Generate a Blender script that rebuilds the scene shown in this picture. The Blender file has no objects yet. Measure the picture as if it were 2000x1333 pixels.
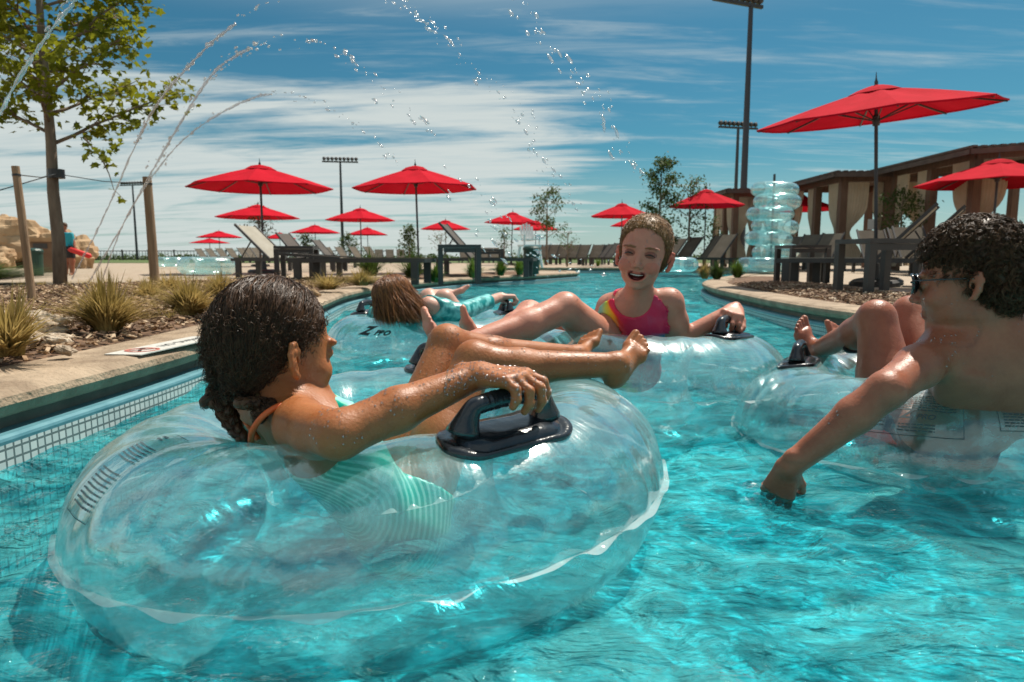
import bpy, bmesh, math, random
import numpy as np
from mathutils import Vector, Matrix, noise as mnoise
C = bpy.context.scene.collection
SC = bpy.context.scene
PI = math.pi
rnd = random.Random(7)

# ---------------------------------------------------------------- camera, sky, sun, exposure
CAM_H = 0.60
FPX = 1333.0
PITCH = math.atan((666.5 - 503) / FPX)
cam = bpy.data.cameras.new('camera'); co = bpy.data.objects.new('camera', cam); C.objects.link(co)
cam.sensor_width = 36.0; cam.lens = 36.0 * FPX / 2000.0
cam.clip_start = 0.02; cam.clip_end = 5000
co.location = (0, 0, CAM_H); co.rotation_euler = (PI/2 - PITCH, 0, 0)
SC.camera = co
cam.dof.use_dof = True; cam.dof.focus_distance = 1.5; cam.dof.aperture_fstop = 7.0

SUN_AZ, SUN_EL = math.radians(39), math.radians(60)     # azimuth from +Y towards +X
sd = Vector((math.sin(SUN_AZ)*math.cos(SUN_EL), math.cos(SUN_AZ)*math.cos(SUN_EL), math.sin(SUN_EL)))
sun = bpy.data.lights.new('sun', 'SUN'); so = bpy.data.objects.new('sun', sun); C.objects.link(so)
sun.energy = 5.0; sun.angle = math.radians(0.5); sun.color = (1.0, 0.93, 0.82)
so.rotation_euler = sd.to_track_quat('Z', 'Y').to_euler()

W = bpy.data.worlds.new('World'); SC.world = W; W.use_nodes = True
def world_setup():
    nt = W.node_tree; N = nt.nodes; L = nt.links; N.clear()
    out = N.new('ShaderNodeOutputWorld'); bg = N.new('ShaderNodeBackground'); bg.inputs[1].default_value = 0.060
    L.new(bg.outputs[0], out.inputs[0])
    sky = N.new('ShaderNodeTexSky'); sky.sky_type = 'NISHITA'; sky.sun_disc = False
    sky.sun_elevation = SUN_EL; sky.sun_rotation = SUN_AZ; sky.air_density = 1.0; sky.dust_density = 0.6; sky.ozone_density = 1.5
    tint = N.new('ShaderNodeMix'); tint.data_type = 'RGBA'; tint.blend_type = 'MULTIPLY'; tint.inputs[0].default_value = 1
    L.new(sky.outputs[0], tint.inputs[6]); tint.inputs[7].default_value = (0.33, 0.84, 0.90, 1)
    tc = N.new('ShaderNodeTexCoord')
    sep = N.new('ShaderNodeSeparateXYZ'); L.new(tc.outputs['Generated'], sep.inputs[0])
    # project the view direction on to a high flat cloud layer: x/z', y/z'
    def m(op, a, b=None, clamp=False):
        n = N.new('ShaderNodeMath'); n.operation = op; n.use_clamp = clamp
        for i, v in enumerate((a, b)):
            if v is None: continue
            if isinstance(v, (int, float)): n.inputs[i].default_value = v
            else: L.new(v, n.inputs[i])
        return n.outputs[0]
    zc = m('ADD', m('MAXIMUM', sep.outputs[2], 0.0), 0.10)
    u = m('DIVIDE', sep.outputs[0], zc); v = m('DIVIDE', sep.outputs[1], zc)
    cb = N.new('ShaderNodeCombineXYZ'); L.new(u, cb.inputs[0]); L.new(v, cb.inputs[1])
    def nz(scale, sx, sy, rot, detail, dist, off=(0, 0, 0), rough=0.55):
        mp = N.new('ShaderNodeMapping'); L.new(cb.outputs[0], mp.inputs[0])
        mp.inputs['Scale'].default_value = (sx, sy, 1); mp.inputs['Rotation'].default_value = (0, 0, rot); mp.inputs['Location'].default_value = off
        n = N.new('ShaderNodeTexNoise'); L.new(mp.outputs[0], n.inputs['Vector'])
        n.inputs['Scale'].default_value = scale; n.inputs['Detail'].default_value = detail; n.inputs['Distortion'].default_value = dist
        n.inputs['Roughness'].default_value = rough
        return n.outputs['Fac']
    def ramp(x, a, b):
        r = N.new('ShaderNodeMapRange'); r.interpolation_type = 'SMOOTHSTEP'; L.new(x, r.inputs[0])
        r.inputs[1].default_value = a; r.inputs[2].default_value = b; return r.outputs[0]
    fib = nz(1.0, 0.50, 1.7, 0.15, 9, 0.9, (3.1, 1.7, 0), 0.6)      # long fibres lying across the view
    fine = nz(2.6, 0.5, 3.0, -0.1, 8, 0.8, (7.3, 2.2, 0), 0.65)
    big = nz(0.32, 1.0, 1.0, 0.0, 3, 0.3, (0.35, 0.6, 0))
    # a broad veil low in the west (left), thinning to the right; its edge follows x/y
    az = m('DIVIDE', sep.outputs[0], m('MAXIMUM', m('ABSOLUTE', sep.outputs[1]), 0.25))
    el = sep.outputs[2]
    left = ramp(az, 0.32, -0.12)
    band = m('MULTIPLY', ramp(el, 0.275, 0.205), left)
    veil_in = m('ADD', m('MULTIPLY', band, 0.60), m('ADD', m('MULTIPLY', m('SUBTRACT', fib, 0.5), 1.9), m('MULTIPLY', m('SUBTRACT', fine, 0.5), 0.45)))
    veil = ramp(veil_in, 0.12, 0.62)
    top = m('MULTIPLY', ramp(el, 0.29, 0.40), ramp(m('ADD', m('MULTIPLY', fib, 0.7), m('MULTIPLY', big, 0.5)), 0.42, 0.68))
    low = m('MULTIPLY', ramp(el, 0.20, 0.06), ramp(m('ADD', m('MULTIPLY', fine, 0.6), m('MULTIPLY', fib, 0.4)), 0.47, 0.66))
    wisp = m('MULTIPLY', ramp(m('ADD', m('MULTIPLY', fine, 0.5), m('MULTIPLY', fib, 0.5)), 0.47, 0.72), 0.45)
    c = m('MAXIMUM', m('MAXIMUM', veil, m('MULTIPLY', top, 0.75)), m('MAXIMUM', m('MULTIPLY', low, 0.7), wisp))
    c = m('MULTIPLY', c, m('ADD', 0.55, m('MULTIPLY', fine, 0.7)), True)
    c = m('MAXIMUM', c, m('MULTIPLY', ramp(el, 0.16, -0.02), 0.62))
    c = m('MINIMUM', c, 0.93)
    mix = N.new('ShaderNodeMix'); mix.data_type = 'RGBA'
    L.new(c, mix.inputs[0]); L.new(tint.outputs[2], mix.inputs[6]); mix.inputs[7].default_value = (9.4, 10.2, 9.9, 1)
    L.new(mix.outputs[2], bg.inputs[0])
world_setup()
SC.view_settings.view_transform = 'Standard'; SC.view_settings.look = 'None'
SC.view_settings.exposure = 0.22; SC.view_settings.gamma = 1
SC.render.engine = 'CYCLES'
SC.cycles.use_denoising = True
SC.cycles.max_bounces = 16; SC.cycles.transparent_max_bounces = 24; SC.cycles.transmission_bounces = 8
SC.cycles.glossy_bounces = 4; SC.cycles.diffuse_bounces = 3
SC.cycles.caustics_reflective = False; SC.cycles.caustics_refractive = False
SC.cycles.sample_clamp_indirect = 4.0

# ---------------------------------------------------------------- helpers
def ray(px, py):
    dx = (px-1000)/FPX; dy = -(py-666.5)/FPX
    return Vector((dx, math.cos(PITCH)+dy*math.sin(PITCH), -math.sin(PITCH)+dy*math.cos(PITCH)))
def at(px, py, Y):            # the point at distance Y seen in that direction
    d = ray(px, py); return Vector((0, 0, CAM_H)) + d*(Y/d.y)
DECK = 0.225
def dist_for(px, py, h):     # how far away a point h metres above the camera must be to be seen in that direction
    return h/(at(px, py, 1.0).z-CAM_H)
def gz(px, py, z=0.225):       # the point at height z seen in that direction
    d = ray(px, py); return Vector((0, 0, CAM_H)) + d*((z-CAM_H)/d.z)

def link(o, parent=None):
    C.objects.link(o)
    if parent is not None: o.parent = parent
    return o
def tag(o, label=None, cat=None, group=None, kind=None):
    if label: o['label'] = label
    if cat: o['category'] = cat
    if group: o['group'] = group
    if kind: o['kind'] = kind
    return o
def empty(name, loc=(0, 0, 0), rz=0.0, label=None, cat=None, group=None):
    o = bpy.data.objects.new(name, None); C.objects.link(o); o.location = loc; o.rotation_euler = (0, 0, rz)
    return tag(o, label, cat, group)
def mesh_obj(name, v, f, m=None, parent=None, smooth=False):
    me = bpy.data.meshes.new(name)
    if isinstance(v, np.ndarray): v = v.tolist()
    if isinstance(f, np.ndarray): f = f.tolist()
    me.from_pydata(v, [], f); me.update()
    if smooth: me.polygons.foreach_set('use_smooth', [True]*len(me.polygons))
    if m is not None: me.materials.append(m)
    return link(bpy.data.objects.new(name, me), parent)
def copy_tree(o, parent=None):
    c = o.copy(); C.objects.link(c)
    if parent is not None: c.parent = parent
    for ch in list(o.children): copy_tree(ch, c)
    return c

class MB:
    def __init__(s): s.v = []; s.f = []; s.smooth = False
    def add(s, v, f):
        n = len(s.v); s.v += [tuple(x) for x in v]; s.f += [tuple(i+n for i in q) for q in f]; return s
    def box(s, lo, hi, M=None):
        (a, b, c), (d, e, g) = lo, hi
        v = [Vector(p) for p in ((a,b,c),(d,b,c),(d,e,c),(a,e,c),(a,b,g),(d,b,g),(d,e,g),(a,e,g))]
        if M is not None: v = [M @ p for p in v]
        return s.add(v, [(0,3,2,1),(4,5,6,7),(0,1,5,4),(1,2,6,5),(2,3,7,6),(3,0,4,7)])
    def bar(s, p, q, w, h=None, up=(0, 0, 1)):
        p, q = Vector(p), Vector(q); h = h or w; d = (q-p); l = d.length; d.normalize()
        x = d.cross(Vector(up))
        if x.length < 1e-4: x = Vector((1, 0, 0))
        x.normalize(); z = x.cross(d)
        M = Matrix((x, d, z)).transposed().to_4x4(); M.translation = p
        return s.box((-w/2, 0, -h/2), (w/2, l, h/2), M)
    def tube(s, pts, r, n=8, cap=True, flat=None):
        pts = [Vector(p) for p in pts]; m = len(pts)
        rs = r if isinstance(r, (list, tuple)) else [r]*m
        v = []; prev = None
        for i, p in enumerate(pts):
            t = (pts[min(i+1, m-1)] - pts[max(i-1, 0)]).normalized()
            if prev is None:
                x = t.cross(Vector((0, 0, 1)))
                if x.length < 1e-3: x = t.cross(Vector((0, 1, 0)))
            else: x = prev - t*prev.dot(t)
            x.normalize(); prev = x; y = t.cross(x)
            for k in range(n):
                a = 2*PI*k/n; v.append(p + (x*math.cos(a) + y*math.sin(a))*rs[i])
        f = [(i*n+k, i*n+(k+1) % n, (i+1)*n+(k+1) % n, (i+1)*n+k) for i in range(m-1) for k in range(n)]
        if cap: f.append(tuple(range(n-1, -1, -1))); f.append(tuple((m-1)*n+k for k in range(n)))
        return s.add(v, f)
    def lathe(s, prof, n=24, loc=(0, 0, 0), cap=True):
        v = []; m = len(prof)
        for (r, z) in prof:
            for k in range(n):
                a = 2*PI*k/n; v.append((loc[0]+r*math.cos(a), loc[1]+r*math.sin(a), loc[2]+z))
        f = [(i*n+k, i*n+(k+1) % n, (i+1)*n+(k+1) % n, (i+1)*n+k) for i in range(m-1) for k in range(n)]
        if cap: f.append(tuple(range(n-1, -1, -1))); f.append(tuple((m-1)*n+k for k in range(n)))
        return s.add(v, f)
    def ball(s, c, r, n=10, sq=(1, 1, 1)):
        m = max(4, n//2); prof = []
        v = []; 
        for i in range(m+1):
            t = PI*i/m
            for k in range(n):
                a = 2*PI*k/n
                v.append((c[0]+r*sq[0]*math.sin(t)*math.cos(a), c[1]+r*sq[1]*math.sin(t)*math.sin(a), c[2]-r*sq[2]*math.cos(t)))
        f = [(i*n+k, i*n+(k+1) % n, (i+1)*n+(k+1) % n, (i+1)*n+k) for i in range(m) for k in range(n)]
        return s.add(v, f)
    def obj(s, name, m, parent=None, smooth=False): return mesh_obj(name, s.v, s.f, m, parent, smooth)

# ---------------------------------------------------------------- materials
def newmat(name):
    m = bpy.data.materials.new(name); m.use_nodes = True; nt = m.node_tree
    return m, nt.nodes, nt.links, nt.nodes['Principled BSDF']
def tex(N, L, kind, scale, detail=4, coord='Object', stretch=None, dist=0.0, rough=0.5):
    tc = N.new('ShaderNodeTexCoord'); src = tc.outputs[coord]
    if stretch:
        mp = N.new('ShaderNodeMapping'); L.new(src, mp.inputs[0]); mp.inputs['Scale'].default_value = stretch; src = mp.outputs[0]
    n = N.new({'noise': 'ShaderNodeTexNoise', 'voronoi': 'ShaderNodeTexVoronoi', 'wave': 'ShaderNodeTexWave'}[kind])
    L.new(src, n.inputs['Vector']); n.inputs['Scale'].default_value = scale
    if kind == 'noise': n.inputs['Detail'].default_value = detail; n.inputs['Distortion'].default_value = dist; n.inputs['Roughness'].default_value = rough
    return n
def cramp(N, L, fac, stops):
    r = N.new('ShaderNodeValToRGB'); L.new(fac, r.inputs[0]); e = r.color_ramp.elements
    while len(e) < len(stops): e.new(0.5)
    for i, (p, c) in enumerate(stops): e[i].position = p; e[i].color = (*c, 1)
    return r.outputs[0]
def mat(name, col, rough=0.6, col2=None, scale=8, bump=0.0, bscale=60, metal=0.0, spec=0.5, coord='Object', stretch=None, lo=0.35, hi=0.65, coat=0, sheen=0, trans=0):
    m, N, L, b = newmat(name)
    b.inputs['Base Color'].default_value = (*col, 1); b.inputs['Roughness'].default_value = rough
    b.inputs['Metallic'].default_value = metal; b.inputs['Specular IOR Level'].default_value = spec
    b.inputs['Coat Weight'].default_value = coat; b.inputs['Sheen Weight'].default_value = sheen
    if col2:
        n = tex(N, L, 'noise', scale, 6, coord, stretch)
        L.new(cramp(N, L, n.outputs['Fac'], [(lo, col), (hi, col2)]), b.inputs['Base Color'])
    if bump:
        n2 = tex(N, L, 'noise', bscale, 5, coord, stretch); bp = N.new('ShaderNodeBump'); bp.inputs['Strength'].default_value = bump
        bp.inputs['Distance'].default_value = 0.02; L.new(n2.outputs['Fac'], bp.inputs['Height']); L.new(bp.outputs[0], b.inputs['Normal'])
    if trans:
        t = N.new('ShaderNodeBsdfTranslucent'); mx = N.new('ShaderNodeMixShader'); mx.inputs[0].default_value = trans
        src = b.inputs['Base Color']
        if src.is_linked: L.new(src.links[0].from_socket, t.inputs[0])
        else: t.inputs[0].default_value = (*col, 1)
        o = N['Material Output']; L.new(b.outputs[0], mx.inputs[1]); L.new(t.outputs[0], mx.inputs[2]); L.new(mx.outputs[0], o.inputs[0])
    return m
M = {}
M['concrete'] = mat('concrete', (.33, .25, .175), .85, (.43, .34, .25), 3, .25, 90)
M['coping'] = mat('coping', (.26, .185, .12), .8, (.44, .33, .225), 7, .6, 55)
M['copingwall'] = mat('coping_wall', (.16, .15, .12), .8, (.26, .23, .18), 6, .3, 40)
M['mulch'] = mat('mulch_soil', (.09, .05, .03), .95, (.24, .14, .08), 22, .9, 60)
M['lawn'] = mat('lawn', (.06, .10, .02), .95, (.10, .14, .035), 2, .4, 40)
M['red'] = mat('red_canvas', (.50, .004, .016), .9, (.58, .006, .022), 3, .12, 200, spec=.1, trans=.13)
M['dark'] = mat('dark_metal', (.035, .03, .028), .45, (.05, .045, .042), 6)
M['polemetal'] = mat('pole_metal', (.05, .05, .055), .4, metal=.3)
M['taupe'] = mat('taupe_sling', (.17, .14, .105), .8, (.22, .18, .14), 4, .2, 300, spec=.2, trans=.25)
M['taupe2'] = mat('pale_sling', (.42, .38, .30), .7, (.5, .46, .38), 4, .2, 300, trans=.25)
M['darksling'] = mat('dark_sling', (.07, .055, .045), .75, (.10, .08, .065), 4, .2, 300, trans=.08)
M['wood'] = mat('cabana_wood', (.13, .068, .04), .7, (.19, .10, .06), 6, .2, 40, stretch=(4, 4, .4))
M['roofw'] = mat('roof_wood', (.085, .055, .042), .8, (.12, .08, .06), 5, .2, 30)
M['curtain'] = mat('curtain', (.60, .49, .35), .9, (.68, .56, .42), 3, .1, 50, trans=.35)
M['bark'] = mat('bark', (.16, .11, .075), .9, (.28, .21, .15), 14, .6, 40, stretch=(1, 1, .25))
M['stake'] = mat('stake_wood', (.26, .16, .09), .85, (.38, .25, .15), 10, .4, 30, stretch=(3, 3, .3))
M['leafY'] = mat('maple_leaf', (.12, .15, .012), .55, (.28, .28, .02), 2.5, spec=.2, trans=.6)
M['leafG'] = mat('green_leaf', (.05, .09, .015), .55, (.10, .15, .03), 2.0, spec=.3, trans=.4)
M['leafD'] = mat('dark_leaf', (.045, .08, .018), .6, (.10, .14, .035), 2.0, spec=.25, trans=.35)
M['leafB'] = mat('bright_leaf', (.09, .16, .02), .55, (.15, .24, .035), 3.0, trans=.35)
M['grassY'] = mat('dry_grass', (.26, .19, .05), .7, (.52, .37, .14), 5, spec=.2, trans=.45)
M['white'] = mat('white_plastic', (.78, .78, .76), .4)
M['rock'] = mat('rock', (.34, .20, .10), .9, (.52, .36, .21), 1.5, .9, 6)
M['cobble'] = mat('cobble', (.40, .28, .18), .8, (.62, .52, .40), 2, .4, 20)
M['rubber'] = mat('black_rubber', (.010, .012, .016), .22, (.02, .024, .03), 20, .1, 60, spec=.6, coat=.3)
M['ink'] = mat('print_ink', (.01, .02, .022), .6)
M['green_bin'] = mat('green_bin', (.012, .05, .035), .45)
M['bluetrim'] = mat('blue_trim_tile', (.10, .26, .31), .4, (.14, .32, .37), 12, .1, 30)
M['plaque'] = mat('worn_plaque', (.50, .48, .43), .7, (.62, .60, .55), 25)
M['fadedred'] = mat('faded_red', (.50, .16, .12), .7)
M['ink2'] = mat('worn_ink', (.07, .10, .11), .7)
# ---------------------------------------------------------------- the setting: land, river, coping
def rc(px, py, z=0.24): p = gz(px, py, z); return (p.x, p.y)
left_edge = [(-1.58, -2.5), (-1.50, .9), (-1.44, 1.93), (-1.39, 3.05), (-1.46, 4.6), (-1.68, 6.2), (-1.82, 8.0), (-1.62, 10.2), (-.85, 12.7), (.35, 15.0), (1.25, 16.8), (1.75, 18.0), (1.80, 18.9), (1.45, 19.7), (.7, 20.3), (-.6, 20.8)]
back_edge = [(-.6, 25.6), (1.5, 26.0), (5.0, 26.0), (8.0, 25.7), (9.2, 24.4), (8.6, 22.0)]
right_edge = [(6.9, 18.6), (5.2, 15.6), (3.8, 12.8), (3.0, 10.8), (2.62, 9.0), (2.45, 7.3), (2.38, 5.8), (2.50, 4.6), (2.85, 3.6), (3.4, 2.6), (4.2, 1.2), (4.8, -2.5)]
def smooth_line(pts, n=6):
    out = []; m = len(pts)
    for i in range(m-1):
        p0, p1, p2, p3 = pts[max(i-1, 0)], pts[i], pts[i+1], pts[min(i+2, m-1)]
        for k in range(n):
            t = k/n
            out.append(tuple(.5*((2*p1[j])+(-p0[j]+p2[j])*t+(2*p0[j]-5*p1[j]+4*p2[j]-p3[j])*t*t+(-p0[j]+3*p1[j]-3*p2[j]+p3[j])*t**3) for j in (0, 1)))
    out.append(pts[-1]); return out
river = smooth_line(left_edge+back_edge+right_edge, 6)
def offset(pts, d):          # positive d = away from the water (loop runs clockwise round the water: land on its left)
    out = []; m = len(pts)
    for i in range(m):
        a = Vector(pts[max(i-1, 0)]); b = Vector(pts[min(i+1, m-1)]); t = (b-a).normalized(); nrm = Vector((-t.y, t.x))
        out.append((pts[i][0]+nrm.x*d, pts[i][1]+nrm.y*d))
    return out
def fill(name, outer, holes, z, m, kind='structure'):
    cu = bpy.data.curves.new(name, 'CURVE'); cu.dimensions = '2D'; cu.fill_mode = 'BOTH'
    for pts in [outer]+holes:
        sp = cu.splines.new('POLY'); sp.points.add(len(pts)-1); sp.use_cyclic_u = True
        for i, p in enumerate(pts): sp.points[i].co = (p[0], p[1], 0, 1)
    t = bpy.data.objects.new('t', cu); C.objects.link(t); dg = bpy.context.evaluated_depsgraph_get(); dg.update()
    me = bpy.data.meshes.new_from_object(t.evaluated_get(dg)); bpy.data.objects.remove(t)
    me.name = name; me.materials.clear(); me.materials.append(m)
    o = link(bpy.data.objects.new(name, me)); o.location.z = z; return tag(o, kind=kind)
hole = offset(river, .10)
fill('ground', [(-160, -3), (160, -3), (160, 260), (-160, 260)], [hole], .210, M['concrete'])
fill('distant_lawn', [(-160, 46), (160, 46), (160, 259), (-160, 259)], [], .227, M['lawn'])
def strip(name, line, prof, m, kind='structure'):
    """sweep a profile of (offset, height) along the line"""
    rows = [offset(line, d) for d, z in prof]; v = []; n = len(line)
    for r, (d, z) in zip(rows, prof): v += [(p[0], p[1], z) for p in r]
    f = [(j*n+i, j*n+i+1, (j+1)*n+i+1, (j+1)*n+i) for j in range(len(prof)-1) for i in range(n-1)]
    return tag(mesh_obj(name, v, f, m, smooth=False), kind=kind)
cop = strip('pool_coping', river, [(.36, .17), (.36, .222), (.09, .226), (.035, .220), (.006, .203), (0, .180), (.012, .152), (.04, .138), (.07, .135)], M['coping'])
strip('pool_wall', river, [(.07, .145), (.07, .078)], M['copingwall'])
strip('blue_tile_trim', river, [(.072, .098), (.0, .098), (-.012, .092), (-.014, .084), (-.012, .074)], M['bluetrim'])
# glazed square mosaic down to the water and below
def tile_mat():
    m, N, L, b = newmat('white_mosaic_tile'); b.inputs['Roughness'].default_value = .25
    uv = N.new('ShaderNodeUVMap'); br = N.new('ShaderNodeTexBrick'); L.new(uv.outputs[0], br.inputs['Vector'])
    br.offset = 0; br.inputs['Scale'].default_value = 1; br.inputs['Brick Width'].default_value = .030; br.inputs['Row Height'].default_value = .030
    br.inputs['Mortar Size'].default_value = .0036; br.inputs['Color1'].default_value = (.62, .66, .64, 1); br.inputs['Color2'].default_value = (.50, .56, .55, 1)
    br.inputs['Mortar'].default_value = (.13, .16, .16, 1); L.new(br.outputs[0], b.inputs['Base Color']); return m
M['tile'] = tile_mat()
tw = strip('tile_band', river, [(-.012, .074), (-.016, -.30)], M['tile'])
me = tw.data; uvl = me.uv_layers.new(name='UVMap'); n = len(river)
cum = [0]
for i in range(n-1): cum.append(cum[-1]+math.dist(river[i], river[i+1]))
for lp in me.loops:
    vi = lp.vertex_index; uvl.data[lp.index].uv = (cum[vi % n], me.vertices[vi].co.z)
M['plaster'] = mat('pool_plaster', (.16, .60, .64), .8, (.32, .80, .80), 1.3, .1, 20)
strip('pool_side', river, [(-.010, -.28), (-.006, -.95)], M['plaster'])
fl = MB().box((-6, -3, -1.0), (14, 28, -.92)); tag(fl.obj('pool_floor', M['plaster']), kind='structure')

# water: a real rippled sheet; clear tinted surface over the plaster, with a pattern of sun caustics painted into its tint
def water_mat():
    m = bpy.data.materials.new('pool_water'); m.use_nodes = True; nt = m.node_tree; N = nt.nodes; L = nt.links; N.clear()
    out = N.new('ShaderNodeOutputMaterial'); tc = N.new('ShaderNodeTexCoord')
    def noise(scale, detail, dist, st=(1, 1, 1), rough=.5):
        mp = N.new('ShaderNodeMapping'); L.new(tc.outputs['Object'], mp.inputs[0]); mp.inputs['Scale'].default_value = st
        n = N.new('ShaderNodeTexNoise'); L.new(mp.outputs[0], n.inputs['Vector']); n.inputs['Scale'].default_value = scale
        n.inputs['Detail'].default_value = detail; n.inputs['Distortion'].default_value = dist; n.inputs['Roughness'].default_value = rough; return n
    n1 = noise(5.2, 3, 2.2, (1, 1.9, 1)); n2 = noise(24, 5, 1.0, (1, 2.0, 1)); n3 = noise(3.0, 5, 1.6, (1, 1.8, 1))
    add = N.new('ShaderNodeMath'); add.operation = 'MULTIPLY_ADD'; L.new(n2.outputs['Fac'], add.inputs[0]); add.inputs[1].default_value = .20; L.new(n1.outputs['Fac'], add.inputs[2])
    bp = N.new('ShaderNodeBump'); bp.inputs['Strength'].default_value = 1.0; bp.inputs['Distance'].default_value = .075; L.new(add.outputs[0], bp.inputs['Height'])
    gl = N.new('ShaderNodeBsdfGlossy'); gl.inputs['Roughness'].default_value = .03; gl.inputs['Color'].default_value = (1, 1, 1, 1); L.new(bp.outputs[0], gl.inputs['Normal'])
    fr = N.new('ShaderNodeFresnel'); fr.inputs[0].default_value = 1.38; L.new(bp.outputs[0], fr.inputs['Normal'])
    # caustics painted into the transparent colour, not cast by the ripples: thin bright ridges of a warped cell pattern let more light through than the water between them
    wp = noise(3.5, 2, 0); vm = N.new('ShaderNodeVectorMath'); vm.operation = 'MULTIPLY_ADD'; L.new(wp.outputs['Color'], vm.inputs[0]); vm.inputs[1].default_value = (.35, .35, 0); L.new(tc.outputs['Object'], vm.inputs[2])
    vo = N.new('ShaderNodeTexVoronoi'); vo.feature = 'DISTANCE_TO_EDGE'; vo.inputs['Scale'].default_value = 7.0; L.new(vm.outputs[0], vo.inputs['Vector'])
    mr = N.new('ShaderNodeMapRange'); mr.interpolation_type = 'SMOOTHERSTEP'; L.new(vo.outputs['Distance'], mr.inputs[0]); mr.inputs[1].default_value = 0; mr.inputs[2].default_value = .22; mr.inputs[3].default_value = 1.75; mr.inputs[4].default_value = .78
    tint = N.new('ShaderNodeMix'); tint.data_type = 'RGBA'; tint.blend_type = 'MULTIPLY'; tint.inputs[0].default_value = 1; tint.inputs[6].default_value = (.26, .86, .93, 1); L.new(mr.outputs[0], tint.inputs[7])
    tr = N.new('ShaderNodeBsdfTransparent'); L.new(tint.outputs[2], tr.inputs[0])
    di = N.new('ShaderNodeBsdfDiffuse'); L.new(bp.outputs[0], di.inputs['Normal'])
    L.new(cramp(N, L, n3.outputs['Fac'], [(.36, (.004, .16, .20)), (.64, (.12, .60, .62))]), di.inputs[0])
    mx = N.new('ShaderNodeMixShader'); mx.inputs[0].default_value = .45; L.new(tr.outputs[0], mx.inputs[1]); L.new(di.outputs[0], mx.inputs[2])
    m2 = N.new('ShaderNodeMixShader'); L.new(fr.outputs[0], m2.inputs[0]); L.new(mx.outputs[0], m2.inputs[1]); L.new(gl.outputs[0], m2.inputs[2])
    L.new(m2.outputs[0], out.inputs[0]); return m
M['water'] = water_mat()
def water():
    ys = [-1.0]; 
    while ys[-1] < 26.6: y = ys[-1]; ys.append(y+(.016 if y < 3 else .016*(y/3)**1.4))
    ys = np.array(ys); xs = np.concatenate([np.linspace(-1.95, 3.4, 330), np.linspace(3.5, 10.5, 60)])
    X, Y = np.meshgrid(xs, ys); Z = np.zeros_like(X); r = np.random.RandomState(4)
    for i in range(46):
        wl = .09*1.085**i; a = r.uniform(0, 2*PI); k = 2*PI/wl; amp = .0017*(wl/.25)**.75*r.uniform(.4, 1.2)
        ph = r.uniform(0, 6.28); kx, ky = math.cos(a)*k, math.sin(a)*k
        w = np.sin(kx*X+ky*Y+ph+.9*np.sin(X*2.1+i)+.9*np.sin(Y*1.7+i*2)); fade = 1/(1+np.maximum(Y-2.5, 0)**2*(.10/wl)**2*.6)
        Z += amp*fade*(w+.35*w*w)
    # rings round each floating tube and round the trailing hand
    for (cx, cy, R0, am) in ((-.284, 1.453, .55, .006), (1.324, 2.075, .56, .006), (.431, 2.6, .55, .005), (-.43, 3.8, .55, .005), (.60, 1.55, .02, .005)):
        d = np.hypot(X-cx, Y-cy)-R0; Z += am*np.exp(-np.abs(d)/.13)*np.cos(np.clip(d, -.5, 1)*2*PI/.11+1.2*np.sin(np.arctan2(Y-cy, X-cx)*5))
    nx, ny = len(xs), len(ys); I = np.arange(nx*ny).reshape(ny, nx)
    F = np.stack([I[:-1, :-1].ravel(), I[:-1, 1:].ravel(), I[1:, 1:].ravel(), I[1:, :-1].ravel()], 1)
    V = np.stack([X.ravel(), Y.ravel(), Z.ravel()], 1)
    keep = np.zeros(len(F), bool); c = V[F].mean(1)
    L_ = np.array([p for p in smooth_line(left_edge, 6) if p[1] < 17.9][:72])
    xl = np.interp(c[:, 1], L_[:, 1], L_[:, 0])-.03; keep = (c[:, 0] > np.where(c[:, 1] < 17, xl, -.7)) & (c[:, 1] < 26.05)
    F = F[keep]; used = np.unique(F); re = np.full(len(V), -1); re[used] = np.arange(len(used))
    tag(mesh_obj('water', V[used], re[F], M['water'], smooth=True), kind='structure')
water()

# mulch beds
def blob_sheet(name, line_in, line_out, z, m, bump=.03, seed=1, rows=14):
    r = random.Random(seed); n = len(line_in); v = []
    for j in range(rows+1):
        t = j/rows
        for i in range(n):
            x = line_in[i][0]*(1-t)+line_out[i][0]*t; y = line_in[i][1]*(1-t)+line_out[i][1]*t
            h = math.sin(PI*min(1, max(0, t)))*bump + .012*mnoise.noise(Vector((x*2.2, y*2.2, seed)))
            v.append((x, y, z+(h if 0 < j < rows else -.02)))
    f = [(j*n+i, j*n+i+1, (j+1)*n+i+1, (j+1)*n+i) for j in range(rows) for i in range(n-1)]
    return tag(mesh_obj(name, v, f, m, smooth=True), kind='structure')
lf = [p for p in smooth_line(left_edge, 6) if .2 < p[1] < 16.2][:70]
lin = offset(lf, .355)
lout = []
for p in lin:
    y = p[1]; w = 6.0 if y < 6 else max(.8, 6.0-(y-6)*1.0); lout.append((p[0]-w, p[1]+w*.25))
blob_sheet('mulch_bed', lin, lout, .226, M['mulch'], .05, 3, 26)
rf = [p for p in smooth_line(right_edge, 6) if .6 < p[1] < 9.8]
rin = offset(rf, .355); rout = offset(rf, 1.55)
rout = [(p[0]*1.0, p[1]) for p in rout]
blob_sheet('mulch_bed', rin, rout, .224, M['mulch'], .03, 5, 14)
rf2 = [p for p in smooth_line(right_edge, 6) if 9.8 <= p[1] < 13.0]
blob_sheet('mulch_bed', offset(rf2, .355), offset(rf2, 1.3), .224, M['mulch'], .03, 6, 8)

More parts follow.
